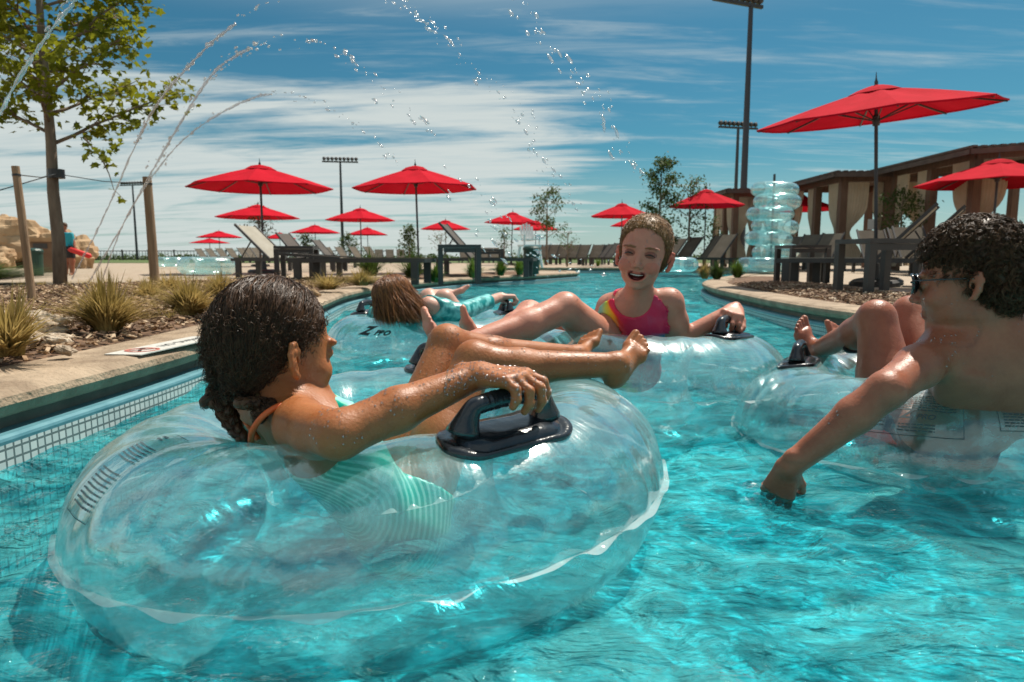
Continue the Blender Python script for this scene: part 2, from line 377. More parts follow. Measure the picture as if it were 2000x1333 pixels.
def chips(name, a, b, num, seed, zf, size=(.012, .05), cols=None):
    r = random.Random(seed); mb = MB(); n = len(a)
    for _ in range(num):
        i = min(n-2, int(r.random()*(n-1))); s = r.random(); t = r.random()
        p0 = [a[i][k]*(1-s)+a[i+1][k]*s for k in (0, 1)]; p1 = [b[i][k]*(1-s)+b[i+1][k]*s for k in (0, 1)]
        x, y = p0[0]*(1-t)+p1[0]*t, p0[1]*(1-t)+p1[1]*t
        w = r.uniform(*size)*.45; l = r.uniform(size[0], size[1]); z = zf(t)+r.uniform(0, .018)
        R = Matrix.Rotation(r.uniform(0, 2*PI), 4, 'Z') @ Matrix.Rotation(r.gauss(0, .35), 4, 'X') @ Matrix.Rotation(r.gauss(0, .3), 4, 'Y'); R.translation = (x, y, z)
        mb.box((-l/2, -w/2, -.002), (l/2, w/2, .004), R)
    m, N, L, bs = newmat(name+'_colour'); g = N.new('ShaderNodeNewGeometry'); bs.inputs['Roughness'].default_value = .85
    L.new(cramp(N, L, g.outputs['Random Per Island'], cols or [(0, (.10, .05, .028)), (.5, (.24, .14, .08)), (.85, (.42, .29, .18)), (1, (.62, .50, .37))]), bs.inputs['Base Color'])
    o = mb.obj(name, m); return tag(o, kind='stuff')
nl = [(p, q) for p, q in zip(lin, lout) if p[1] < 11]
chips('mulch', [a for a, b in nl], [((a[0]*.35+b[0]*.65), (a[1]*.35+b[1]*.65)) for a, b in nl], 20000, 11, lambda t: .232+.05*math.sin(PI*t*.65), (.012, .05), [(0, (.07, .037, .02)), (.3, (.19, .105, .055)), (.65, (.36, .225, .125)), (1, (.60, .45, .30))])
nr = [(p, q) for p, q in zip(rin, rout)]
chips('mulch', [a for a, b in nr], [b for a, b in nr], 9000, 12, lambda t: .230+.03*math.sin(PI*t), (.014, .05))

# ---------------------------------------------------------------- red umbrellas
def umbrella_proto(rise=.50, name='patio_umbrella'):
    root = empty(name)
    H = 2.65; R = 1.5; m = MB(); n = 8; rows = 9
    apex = H-.10
    def canz(rr, k):     # sagging panel between two ribs
        return apex - rise*rr**1.06 - .010*math.sin(PI*k)*rr + .012*math.sin(PI*rr)*math.cos(2*PI*k)
    v = []; seg = 6
    for j in range(rows+1):
        rr = .06+.94*j/rows
        for i in range(n*seg):
            k = (i % seg)/seg; a0 = 2*PI*(i//seg)/n; a1 = a0+2*PI/n
            p = Vector((math.cos(a0), math.sin(a0)))*(1-k)+Vector((math.cos(a1), math.sin(a1)))*k
            v.append((p.x*R*rr, p.y*R*rr, canz(rr, k)))
    N_ = n*seg; f = [(j*N_+i, j*N_+(i+1) % N_, (j+1)*N_+(i+1) % N_, (j+1)*N_+i) for j in range(rows) for i in range(N_)]
    # valance: a short hem
    base = len(v)
    for i in range(N_):
        x, y, z = v[rows*N_+i]; v.append((x*1.0, y*1.0, z-.022))
    f += [(rows*N_+i, rows*N_+(i+1) % N_, base+(i+1) % N_, base+i) for i in range(N_)]
    can = mesh_obj('canopy', v, f, M['red'], root)
    vent = MB().lathe([(.34, apex-.34*rise/1.5*.9+.012), (.22, apex-.01), (.10, apex+.022), (.02, apex+.035)], 8); vent.obj('vent', M['red'], can)
    MB().lathe([(.008, 0), (.02, .01), (.018, .06), (.008, .10), (.004, .17)], 8, (0, 0, apex+.02)).obj('finial', M['polemetal'], root)
    MB().tube([(0, 0, 0), (0, 0, apex+.08)], .024, 10).obj('pole', M['polemetal'], root)
    MB().lathe([(.34, 0), (.34, .05), (.30, .08), (.06, .09), (.04, .30), (.03, .30)], 20).obj('base', M['dark'], root)
    MB().lathe([(.045, -.05), (.05, 0), (.05, .07), (.03, .09)], 10, (0, 0, apex-.42)).obj('hub', M['dark'], root)
    for i in range(8):
        a = 2*PI*i/8; c, s = math.cos(a), math.sin(a)
        rb = MB().bar((c*.04, s*.04, apex-.035), (c*R*.985, s*R*.985, canz(1, 0)-.025), .018, .022).obj('rib', M['dark'], root)
        MB().bar((c*.05, s*.05, apex-.40), (c*R*.5, s*R*.5, canz(.5, 0)-.035), .012, .016).obj('strut', M['dark'], rb)
    return root
umb = umbrella_proto()
near_umb = umbrella_proto(.34)
# (canopy centre px, top py, width px, turn, lean x, lean y, label)
UM = [
 (515, 317, 265, .2, 0, 0, 'tall open red umbrella at the left with a smaller one right beneath it'),
 (508, 397, 153, .5, 0, 0, 'red umbrella directly beneath the tall left umbrella, a slim tree behind its pole'),
 (430, 450, 85, .1, 0, 0, 'small red umbrella at the left end, the upper of two that overlap'),
 (411, 465, 72, .4, 0, 0, 'lowest and leftmost small red umbrella, partly behind its neighbour'),
 (548, 453, 60, .3, 0, 0, 'tiny red umbrella beside the pale raised lounger backs'),
 (617, 438, 93, .2, 0, 0, 'small red umbrella above the round bush left of the floodlight pole'),
 (706, 404, 130, .3, 0, 0, 'mid sized red umbrella crossing the floodlight pole'),
 (719, 443, 80, .5, 0, 0, 'small red umbrella below the one crossing the floodlight pole'),
 (818, 319, 237, .35, -.02, 0, 'large red umbrella with water drops in front, right of the floodlight pole'),
 (871, 428, 94, .2, 0, 0, 'small red umbrella right of the steep dark lounger back'),
 (998, 412, 110, .6, .03, .02, 'red umbrella left of the lifeguard chair, overlapping a lower one'),
 (1046, 429, 89, .3, 0, 0, 'small red umbrella right above the white lifeguard chair'),
 (1213, 394, 120, .15, 0, 0, 'red umbrella just above and left of the laughing child\'s head'),
 (1238, 419, 92, .5, 0, 0, 'red umbrella half hidden behind the laughing child\'s head'),
 (1375, 366, 143, .3, 0, 0, 'red umbrella between the leafy sapling and the tall dark pole'),
 (1550, 374, 150, .5, .02, 0, 'red umbrella seen behind the stack of clear tubes'),
 (1714, 160, 450, .45, -.12, .02, 'largest and nearest red umbrella, tilted, over the near side table'),
 (1935, 305, 272, .25, 0, 0, 'red umbrella in front of the cabana at the right edge'),
]
for i, (px, ty, wd, tz, lx, ly, lab) in enumerate(UM):
    o = near_umb if i == 16 else (umb if i == 0 else copy_tree(umb))
    D = dist_for(px, ty, 2.275); p = at(px, 503, D); sc = wd*D/FPX/2.94
    if i == 16: sc = .97
    o.location = (p.x, D, DECK); o.rotation_euler = (ly, lx, tz); o.scale = (sc, sc, 1)
    tag(o, lab, 'umbrella', 'red umbrellas round the pool deck')

# ---------------------------------------------------------------- loungers and tables
def lounger_proto(sling, ang=58, name='sun_lounger'):
    root = empty(name); a = math.radians(ang)
    m = MB(); w = .33
    for s in (-1, 1): m.bar((-.02, s*w, .33), (1.95, s*w, .33), .05, .055)
    m.bar((1.93, -w, .33), (1.93, w, .33), .05, .055); m.bar((.0, -w, .33), (.0, w, .33), .05, .055); m.obj('frame', M['dark'], root)
    for x in (.12, 1.82):
        for s in (-1, 1): MB().box((x-.05, s*w-.03, 0), (x+.05, s*w+.03, .303)).obj('leg', M['dark'], root)
    MB().box((.78, -w+.03, .362), (1.90, w-.03, .372)).obj('seat', M[sling], root)
    L_ = .88; px, pz = .74, .36; dx, dz = -math.cos(a), math.sin(a)
    b = MB(); b.bar((px, 0, pz), (px+dx*L_, 0, pz+dz*L_), .60, .012); br = b.obj('backrest', M[sling], root)
    for s in (-1, 1): MB().bar((px, s*.315, pz), (px+dx*(L_+.03), s*.315, pz+dz*(L_+.03)), .035, .04).obj('side_rail', M['dark'], br)
    MB().bar((px+dx*L_*.6-.02, -.2, pz+dz*L_*.6-.03), (px+dx*.9, -.2, .33), .02).obj('prop', M['dark'], br)
    return root
LP = {'taupe': lounger_proto('taupe', 50), 'taupe2': lounger_proto('taupe2', 43), 'darksling': lounger_proto('darksling', 48), 'flat': lounger_proto('taupe', 4), 'edge': lounger_proto('taupe2', 47)}
LU = {k: False for k in LP}
def put_lounger(kind, x, y, th, lab, grp, sc=1.0):
    o = LP[kind] if not LU[kind] else copy_tree(LP[kind]); LU[kind] = True
    o.location = (x, y, DECK); o.rotation_euler = (0, 0, math.radians(th)); o.scale = (sc, sc, sc)
    tag(o, lab, 'lounger', grp); return o
def lounger_px(kind, px, ytop, th, lab, grp, hz=1.0):
    D = dist_for(px, ytop, hz-.375); p = at(px, 503, D); put_lounger(kind, p.x, p.y, th, lab, grp)
G1, G2, G3, G4 = 'loungers on the left deck', 'far row of loungers in the middle', 'loungers right of the laughing child', 'loungers under the largest umbrella'
# left deck, nearest ones
for i, (px, yt, th, k) in enumerate([(474, 438, -12, 'taupe2'), (545, 458, -14, 'darksling'), (556, 464, -14, 'taupe2'), (610, 470, -10, 'darksling')]):
    lounger_px(k, px, yt, th, ['pale sling lounger with the highest raised back, left of the others', 'dark sling lounger close behind the pale leftmost one', 'pale striped lounger back in the middle of the left cluster', 'dark narrow lounger back at the right end of the left cluster'][i], G1)
for i, px in enumerate([384, 404, 424, 444, 466, 478, 492]):
    lounger_px('taupe', px, 487-.3*i, -22, 'lounger with a slanted brown back, %s of the row at far left' % ['first', 'second', 'third', 'fourth', 'fifth', 'sixth', 'last'][i], G1, 1.0)
for i, px in enumerate([634, 657, 684, 712]):
    lounger_px('taupe', px, 485-.4*i, -30, ['brown lounger back below the small umbrella left of the floodlight pole', 'brown lounger back just left of the floodlight pole', 'brown lounger back just right of the floodlight pole', 'darker lounger back right of the floodlight pole'][i], G1, .98)
put_lounger('darksling', *at(853, 503, 13.6).xy, -8, 'dark lounger with a steep slatted back under the large middle umbrella', G1)
LP['darksling']; 
put_lounger('flat', *at(585, 503, 10.0).xy, -8, 'low lounger with a flat grey side rail above the dark haired girl', G1)
for i, px in enumerate([740, 761, 782, 905, 925, 945, 964]):
    lounger_px('taupe', px, 489-(i > 2)*3, -78, 'upright grey lounger back, %s from the left in the far row' % ['first', 'second', 'third', 'fourth', 'fifth', 'sixth', 'seventh'][i], G2, .98)
for i, px in enumerate([1068, 1086, 1106, 1126, 1146, 1172, 1190]):
    lounger_px('taupe', px, 480, 240, 'grey lounger back beyond the river, %s to the right of the green bin' % ['first', 'second', 'third', 'fourth', 'fifth', 'sixth', 'seventh'][i], G2, 1.0)
for i, (px, yt) in enumerate([(1200, 476), (1213, 474), (1318, 464), (1338, 466), (1368, 463), (1418, 460), (1432, 458)]):
    lounger_px('darksling' if i < 2 else 'taupe', px, yt, 205, ['dark lounger back just left of the laughing child', 'dark lounger back touching the laughing child\'s face edge', 'brown lounger back just right of the laughing child\'s ear', 'brown lounger back above the lone clear tube', 'brown lounger back beside the sapling trunk', 'brown lounger left of the tall dark pole', 'brown lounger back nearest the tall dark pole'][i], G3, 1.05)
pz = at(1834, 503, 8.7)
put_lounger('edge', pz.x+.02, 8.6, 147, 'lounger seen edge on, its grey back rising behind the curly head', G4, 1.0)
put_lounger('edge', pz.x+.62, 9.0, 147, 'second edge-on lounger back rising just behind the curly head', G4, 1.0)
for i, (px, yt) in enumerate([(1560, 462), (1595, 458), (1632, 456), (1692, 450), (1752, 447), (1762, 444)]):
    lounger_px('taupe', px, yt, [215, 215, 215, 262, 262, 262][i], 'lounger behind the near side table, %s from the left' % ['first', 'second', 'third', 'fourth', 'fifth', 'sixth'][i], G4, 1.05)
def table(x, y, rz, lab, s=1.0):
    t = empty('side_table', (x, y, DECK), rz, lab, 'table', 'low dark side tables')
    MB().box((-.30, -.26, .47), (.30, .26, .51)).obj('table_top', M['dark'], t)
    for a in (-1, 1):
        for b in (-1, 1): MB().box((a*.265-.035, b*.225-.035, 0), (a*.265+.035, b*.225+.035, .467)).obj('leg', M['dark'], t)
    for b in (-1, 1): MB().box((-.22, b*.225-.02, .41), (.22, b*.225+.02, .465)).obj('apron', M['dark'], t); t.scale = (s, s, 1.08*s); return t
p = at(1716, 503, 6.75); table(p.x, p.y, .18, 'nearest dark side table standing on the right deck')
p = at(1560, 503, 9.6); table(p.x+.3, p.y+.6, .1, 'dark side table among the loungers left of the nearest table')
p = at(897, 503, 9.8); table(p.x, p.y, .1, 'dark side table right of the steep lounger back, among green shrubs')
p = at(955, 503, 15); table(p.x, p.y, .1, 'small dark table between two green shrubs')
p = at(580, 503, 11); table(p.x, p.y, .1, 'dark side table behind the dark haired girl\'s head')

# ---------------------------------------------------------------- floodlight poles
def flood(px, ytop, Hh, barw, turn, lab, nl=9, off=0.0):
    D = dist_for(px, ytop, Hh-.375)
    p = at(px, 503, D); t = empty('floodlight_pole', (p.x, D, DECK), turn, lab, 'light pole', 'floodlight poles')
    MB().tube([(0, 0, 0), (0, 0, Hh*.5), (0, 0, Hh)], [.17, .14, .10], 12).obj('pole', M['polemetal'], t)
    MB().box((-barw/2+off, -.07, Hh), (barw/2+off, .07, Hh+.14)).obj('crossbar', M['dark'], t)
    for i in range(nl):
        x = off-barw/2+barw*(i+.5)/nl; h = MB()
        R = Matrix.Rotation(-.9, 4, 'X'); R.translation = (x, 0, Hh+.34)
        mb = MB().lathe([(.05, -.16), (.12, -.12), (.17, .0), (.19, .10), (.185, .11), (.10, .07)], 12); mb.v = [tuple(R @ Vector(q)) for q in mb.v]
        mb.bar((x, 0, Hh+.12), (x, 0, Hh+.30), .05); mb.obj('floodlight', M['dark'], t)
flood(670, 318, 10, 3.6, .15, 'floodlight pole between the red umbrellas on the left')
flood(268, 363, 10, 4.2, -.3, 'small distant floodlight pole beside the wooden stake')
flood(1432, 252, 10, 3.3, .25, 'floodlight pole behind the tall dark pole')
flood(1447, 14, 11.3, 2.7, .4, 'tallest dark floodlight pole reaching the top of the picture', off=-.72)

# ---------------------------------------------------------------- trees
def leaf_mesh(pts, size, seed, lobed=False, droop=.5):
    r = random.Random(seed); v = []; f = []
    if lobed: sh = [(0, 0), (.32, .10), (.52, .02), (.42, .38), (.56, .62), (.26, .62), (0, 1.05), (-.26, .62), (-.56, .62), (-.42, .38), (-.52, .02), (-.32, .10)]
    else: sh = [(0, 0), (.22, .3), (.18, .7), (0, 1), (-.18, .7), (-.22, .3)]
    for p in pts:
        s = size*r.uniform(.6, 1.25); R = Matrix.Rotation(r.uniform(0, 2*PI), 3, 'Z') @ Matrix.Rotation(r.gauss(-droop, .6), 3, 'X') @ Matrix.Rotation(r.gauss(0, .6), 3, 'Y')
        b = len(v)
        for x, y in sh: v.append(tuple(Vector(p)+R @ Vector((x*s, y*s, -.15*s*abs(x)*2))))
        f.append(tuple(range(b, b+len(sh))))
    return v, f
def tree(x, y, H, tr, cr, z0, nb, nl, ls, m, lab, name='young_tree', seed=1, lobed=False, group=None, shape='oval', cl=.16, up=.9):
    r = random.Random(seed); t = empty(name, (x, y, DECK), 0, lab, 'tree', group)
    k = MB(); trunk = [(0, 0, 0)]; q = Vector((0, 0, 0)); n = 9
    for i in range(1, n+1): q = Vector((q.x+r.gauss(0, .008*H/3), q.y+r.gauss(0, .008*H/3), H*.97*i/n)); trunk.append(tuple(q))
    k.tube(trunk, [tr*(1-.9*i/n)+.004 for i in range(n+1)], 9)
    tips = []
    for i in range(nb):
        u = z0/H+(1-z0/H)*(i+.5)/nb*.95; zz = H*u; fi = u/.97*n; i0 = min(n-1, int(fi)); b = Vector(trunk[i0]).lerp(Vector(trunk[i0+1]), fi-i0)
        s = (u-z0/H)/(1-z0/H); w = {'oval': math.sin(PI*(.18+.80*s))**.8, 'cone': 1-s*.92, 'broad': math.sin(PI*(.28+.68*s))**.6}[shape]*cr
        a = i*2.4+r.gauss(0, .4); d = Vector((math.cos(a), math.sin(a), 0)); pts = [b]; L_ = w*r.uniform(.75, 1.15)
        rise = up*r.uniform(.7, 1.2)
        for j in range(1, 6): pts.append(b+d*L_*j/5+Vector((r.gauss(0, .03*cr), r.gauss(0, .03*cr), L_*rise*(j/5)**1.0*.8)))
        k.tube(pts, [tr*.28*(1-s*.5)*(1-.16*j)+.003 for j in range(6)], 5)
        for j in range(1, 6):
            for g in range(3 if j > 1 else 1):
                a2 = a+r.uniform(-1.5, 1.5); d2 = Vector((math.cos(a2), math.sin(a2), r.uniform(-.25, .9))); e = pts[j]+d2*w*r.uniform(.10, .34)
                k.tube([pts[j], e], [.006*H/4+.002, .003], 4, cap=False); tips += [pts[j].lerp(e, .6), e]
    tips += [Vector(trunk[-1]), Vector(trunk[-2])]
    k.obj('trunk', M['bark'], t, smooth=True)
    P = []
    for _ in range(nl):
        c = r.choice(tips); P.append((c[0]+r.gauss(0, cl), c[1]+r.gauss(0, cl), c[2]+r.gauss(0, cl*.75)))
    v, f = leaf_mesh(P, ls, seed+1, lobed); mesh_obj('crown', v, f, M[m], t); return t
p = at(122, 503, 8.0)
tree(p.x-.05, 8.0, 5.2, .072, 1.15, 1.60, 30, 6600, .080, 'leafY', 'tall young maple with yellow green leaves in the left mulch bed', 'maple_tree', 21, True, shape='broad', cl=.10, up=.75)
for i, (px, D, H, cr, z0, lab, m, shp, nl, ls) in enumerate([
    (1285, 22, 3.55, .62, .6, 'dense sapling right of the laughing child, overlapped by the red umbrella', 'leafD', 'oval', 2600, .11),
    (1345, 23, 3.0, .62, 1.0, 'thin airy sapling right of the dense sapling', 'leafG', 'oval', 700, .11),
    (1068, 33, 3.5, .80, 1.2, 'sparse sapling behind the small umbrella by the lifeguard chair', 'leafD', 'broad', 800, .15),
    (508, 30, 2.6, .55, .6, 'slim green sapling behind the pole of the tall left umbrella', 'leafG', 'oval', 500, .12),
    (598, 46, 2.0, .75, .1, 'round bushy tree below the small umbrella left of the floodlight', 'leafD', 'cone', 700, .16),
    (682, 46, 2.0, .80, .1, 'round bushy tree at the foot of the floodlight pole', 'leafD', 'cone', 700, .16),
    (800, 34, 2.0, .62, .1, 'dark bushy tree behind the steep dark lounger back', 'leafD', 'cone', 800, .14),
    (985, 36, 2.0, .45, .3, 'small conical sapling left of the lifeguard chair', 'leafD', 'cone', 350, .12),
    (1390, 25, 1.9, .50, .2, 'small dark sapling left of the tall dark pole', 'leafD', 'cone', 420, .10),
    (1108, 28, 1.4, .45, .5, 'nearly bare sapling right of the lifeguard chair', 'leafG', 'oval', 130, .09),
    (862, 30, 1.4, .55, .3, 'nearly bare shrubby tree behind the small umbrella by the steep lounger', 'leafG', 'oval', 120, .09),
    (1755, 19, 2.2, .62, .2, 'dark green tree seen between the cabana curtains', 'leafD', 'oval', 1500, .10)]):
    q = at(px, 503, D); tree(q.x, D, H, .03+.008*H, cr, z0, 12, nl, ls, m, lab, 'young_tree', 40+i, False, 'young trees beyond the pool', shp, cl=.10+.03*cr)
# the low twig hanging from the maple, its own small spray of leaves, belongs to the maple: modelled as one more limb
def limb():
    root = bpy.data.objects['maple_tree']; k = MB(); o = root.location
    pts = [at(165, 270, 7.9)-o, at(196, 305, 7.9)-o, at(213, 340, 7.9)-o, at(222, 370, 7.9)-o, at(240, 388, 7.9)-o]; k.tube(pts, [.012, .008, .006, .004, .003], 5)
    P = [pts[2]+Vector((.08, 0, .02)), pts[2]+Vector((.05, 0, .08)), pts[3], pts[4], pts[4]+Vector((-.03, 0, .03))]+[pts[1]+Vector((rnd.gauss(0, .1), rnd.gauss(0, .1), rnd.gauss(.05, .08))) for _ in range(30)]
    v, f = leaf_mesh(P, .085, 3, True); k.obj('limb', M['bark'], root); mesh_obj('leaves', v, f, M['leafY'], root)
limb()
def stake(px, pyb, pyt, pxt, D, lab, w=.03):
    b = at(px, 503, D); b.z = DECK+.01; t_ = at(pxt, pyt, D)
    g = empty('wooden_stake', b, 0, lab, 'stake', 'round wooden tree stakes')
    d = t_-b; MB().tube([(0, 0, -.1), tuple(d*.5), tuple(d)], [w*1.05, w, w*.95], 14).obj('post', M['stake'], g, smooth=False)
    MB().tube([tuple(d*.93), tuple(d*.945)], [w*1.04, w*1.04], 14).obj('wire_wrap', M['dark'], g); return b+d*.94
s1 = stake(57, 590, 325, 30, 5.25, 'leaning round wooden stake nearest the left edge', .028)
s2 = stake(300, 550, 346, 287, 8.7, 'round wooden stake right of the maple with water jets crossing it', .055)
mt = at(110, 340, 8.0)
for a, b_ in ((s1, mt), (s2, mt)):
    w = MB(); m_ = (a+b_)/2; m_.z -= .03; w.tube([a, m_, b_], .005, 5); tag(w.obj('guy_wire', M['dark']), 'thin dark wire from the maple trunk to the %s stake' % ('leaning near' if a is s1 else 'farther right'), 'wire')
w = MB(); w.tube([mt, at(0, 372, 7.0)], .006, 5); tag(w.obj('guy_wire', M['dark']), 'thin dark wire running from the maple trunk out of the left edge', 'wire')
MB().tube([mt-Vector((0, 0, .05)), mt+Vector((0, 0, .05))], .085, 12).obj('tie_strap', M['dark'], None)
ts = bpy.data.objects['tie_strap']; ts.parent = bpy.data.objects['maple_tree']; ts.matrix_parent_inverse = bpy.data.objects['maple_tree'].matrix_basis.inverted()

# ---------------------------------------------------------------- grasses and shrubs
def grass(x, y, h, rad, nb, m, lab, seed, name='grass_clump', z=.25, w=.005, group='dry ornamental grasses', cat='grass clump', lean=1.0):
    r = random.Random(seed); v = []; f = []
    for _ in range(nb):
        a = r.uniform(0, 2*PI); b0 = Vector((math.cos(a)*rad*.22*r.random(), math.sin(a)*rad*.22*r.random(), 0)); hh = h*(r.uniform(.35, 1.0) if r.random() < .9 else r.uniform(1.0, 1.45)); out = rad*r.uniform(.1, 1.35)*lean*(.7+.5*math.sin(a*2+seed))
        a += r.gauss(0, .3); d = Vector((math.cos(a), math.sin(a), 0)); side = Vector((-d.y, d.x, 0))*w*r.uniform(.6, 1.3); b = len(v)
        for j in range(4):
            t = j/3; p = b0+d*out*t**1.6+Vector((0, 0, hh*(t-.28*t*t*(out/rad)))); ww = (1-t)**.6
            v += [tuple(p-side*ww), tuple(p+side*ww)]
        for j in range(3): f.append((b+2*j, b+2*j+1, b+2*j+3, b+2*j+2))
    o = mesh_obj(name, v, f, M[m]); o.location = (x, y, z); return tag(o, lab, cat, group)
for i, (px, py, h, rad, nb, lab) in enumerate([
    (212, 650, .27, .26, 1500, 'largest dry grass clump, near the pool edge in front of the maple'),
    (372, 618, .25, .30, 1400, 'wide dry grass clump left of the dark haired girl\'s head'),
    (20, 700, .26, .22, 900, 'dry grass clump cut by the left picture edge'),
    (330, 572, .22, .30, 700, 'low dry grass behind the wide clump, by the far stake'),
    (290, 585, .20, .24, 500, 'short greenish grass between the two big clumps and the far stake'),
    (430, 580, .26, .30, 700, 'dry grass rising behind the dark haired girl'),
    (706, 560, .24, .34, 900, 'straw coloured grass clump right behind the red haired child\'s head'),
    (760, 556, .20, .30, 500, 'small straw grass right of the clump behind the red haired child'),
    (640, 568, .22, .36, 600, 'straw grass clump between the two long haired heads')]):
    q = gz(px, py, .24); grass(q.x, q.y, h*.86, rad*.95, int(nb*.8), 'grassY', lab, 70+i)
for i, (px, py, h, rad, nb, m, lab) in enumerate([
    (850, 552, .25, .20, 420, 'leafB', 'bright green shrub right of the straw grass'),
    (925, 543, .32, .28, 560, 'leafB', 'bright green shrub left of the small dark table'),
    (978, 539, .32, .26, 520, 'leafB', 'bright green shrub just right of the small dark table'),
    (1015, 537, .34, .28, 560, 'leafB', 'bright green shrub beside the green bin on its left'),
    (1044, 535, .34, .24, 460, 'leafB', 'bright green shrub partly behind the green bin'),
    (1489, 531, .34, .28, 700, 'leafB', 'brightest green shrub in front of the stack of clear tubes'),
    (1440, 543, .28, .22, 600, 'leafB', 'rounded green shrub at the foot of the tall dark pole'),
    (1400, 546, .26, .24, 500, 'leafD', 'dark leafy shrub left of the rounded green shrub'),
    (1376, 545, .26, .20, 420, 'grassY', 'reddish yellow shrub beside the dark leafy shrub'),
    (1168, 520, .3, .3, 300, 'leafB', 'small yellow green plant on the far bank'),
    (724, 540, .5, .5, 500, 'leafG', 'grey green shrub right of the brown lounger backs'),
    (806, 545, .45, .45, 450, 'leafG', 'grey green shrub at the foot of the steep lounger')]):
    q = gz(px, py, .23); grass(q.x, q.y, h, rad, nb, m, lab, 90+i, 'shrub', .23, .010, 'shrubs along the coping', 'shrub', .75)
def tufts():
    r = random.Random(77); v = []; f = []
    for _ in range(420):
        y = r.uniform(1.8, 12); x = np.interp(y, [p[1] for p in lin], [p[0] for p in lin])-r.uniform(.02, 4.5)**1.0; z = .235; hgt = r.uniform(.03, .12)
        for k in range(r.randint(6, 22)):
            a = r.uniform(0, 6.28); d = Vector((math.cos(a), math.sin(a), 0)); s = Vector((-d.y, d.x, 0))*.0022; b0 = Vector((x, y, z))+d*r.uniform(0, .02); h = hgt*r.uniform(.5, 1.3); o = h*r.uniform(.3, 1.4); b = len(v)
            for t in (0, .5, 1): p = b0+d*o*t**1.5+Vector((0, 0, h*t*(1-.3*t))); v.append(tuple(p-s*(1.1-t))); v.append(tuple(p+s*(1.1-t)))
            f += [(b, b+1, b+3, b+2), (b+2, b+3, b+5, b+4)]
    tag(mesh_obj('dry_grass', v, f, M['grassY']), kind='stuff')
tufts()
# green groundcover at the left behind the mulch
q = grass(-7.6, 9.5, .35, 1.1, 2600, 'leafG', None, 131, 'ground_cover', .23, .014, None, None, 1.2); q['kind'] = 'stuff'
# ---------------------------------------------------------------- rocks, cobbles, fence, bins, guard, chair, cabanas
def rock(c, r, sq, seed, name='boulder'):
    bm = bmesh.new(); bmesh.ops.create_icosphere(bm, subdivisions=4, radius=1)
    for v in bm.verts:
        p = v.co.copy(); n = mnoise.noise(p*1.3+Vector((seed*3.1, 0, 0)))*.45+mnoise.noise(p*3.2+Vector((seed, 5, 0)))*.16+mnoise.noise(p*8+Vector((seed, 5, 9)))*.05
        p *= 1+n; p.z = round(p.z*3.2)/3.2*.45+p.z*.55; v.co = Vector((p.x*sq[0], p.y*sq[1], p.z*sq[2]))*r
    me = bpy.data.meshes.new(name); bm.to_mesh(me); bm.free(); me.materials.append(M['rock'])
    o = link(bpy.data.objects.new(name, me)); o.location = c; return o
for i, (px, py, D, r, sq, lab) in enumerate([
    (20, 478, 26, 1.1, (1.6, 1, .9), 'largest tan boulder at the left edge behind the leaning stake'),
    (110, 490, 26, .85, (1.5, 1, .8), 'flat topped tan boulder left of the maple trunk'),
    (8, 440, 27, .5, (1.2, 1, .7), 'small rounded boulder on top of the largest boulder'),
    (150, 505, 24, .6, (1, 1, 1.1), 'tan boulder right of the maple trunk behind the lifeguard'),
    (0, 508, 24, .5, (1, 1, .8), 'low tan boulder at the foot of the rock pile')]):
    q = at(px, py, D); tag(rock(q, r, sq, i+3), lab, 'boulder', 'rock pile at the far left')
mb = []
r_ = random.Random(5)
proto = None
for i in range(46):
    px = r_.uniform(-60, 120); py = r_.uniform(615, 668); q = gz(px, py, .255); s = r_.uniform(.03, .065)
    if proto is None:
        proto = rock((0, 0, 0), 1, (1, .8, .5), 30, 'cobble_stone'); proto.data.materials[0] = M['cobble']; o = proto
    else: o = proto.copy(); C.objects.link(o)
    o.location = q; o.scale = (s*r_.uniform(.8, 1.3), s, s*r_.uniform(.8, 1.1)); o.rotation_euler = (r_.uniform(-.3, .3), r_.uniform(-.3, .3), r_.uniform(0, 6))
    tag(o, 'pale rounded cobble in the drift of stones by the leaning stake', 'stone', 'cobbles in the left mulch bed')
for i, (px, py, s, lab) in enumerate([(105, 632, .05, 'grey rock alone at the right end of the cobble drift'), (160, 592, .06, 'dark grey rock behind the largest grass clump'), (128, 685, .035, 'small grey rock on the mulch near the coping'), (610, 574, .08, 'pale rock on the bank above the coping')]):
    q = gz(px, py, .255); o = proto.copy(); C.objects.link(o); o.data = o.data.copy(); o.data.materials[0] = M['rock'] if i == 3 else M['concrete']; o.location = q; o.scale = (s, s, s); tag(o, lab, 'stone')

def fence():
    t = empty('railing_fence', (-52, 90, DECK), 0, 'long low dark railing fence on the horizon at the left', 'fence'); k = MB(); x0, x1 = -6, 36
    k.box((x0, -.03, 1.15), (x1, .03, 1.25)); k.box((x0, -.03, .12), (x1, .03, .2)); k.obj('rail', M['dark'], t)
    b = MB(); x = x0
    while x < x1: b.box((x-.025, -.02, .2), (x+.025, .02, 1.15)); x += .42
    b.obj('balusters', M['dark'], t); x = x0+.2
    while x < x1: MB().box((x-.07, -.07, 0), (x+.07, .07, 1.38)).obj('post', M['dark'], t); x += 3.4
fence()
def bin_(x, y, s, m, lab, name='waste_bin', square=False):
    t = empty(name, (x, y, DECK), .2, lab, 'bin')
    if square:
        MB().box((-.33, -.33, 0), (.33, .33, .95)).obj('body', m, t); MB().box((-.37, -.37, .952), (.37, .37, 1.08)).obj('lid', M['rock'], t); MB().box((-.2, -.345, .74), (.2, -.333, .9)).obj('opening', M['dark'], t)
    else:
        MB().lathe([(.25, 0), (.27, .05), (.30, .85), (.31, .86)], 20).obj('body', m, t); MB().lathe([(.325, .862), (.325, .93), (.27, .99), (.1, 1.02)], 20).obj('lid', m, t)
    t.scale = (s, s, s)
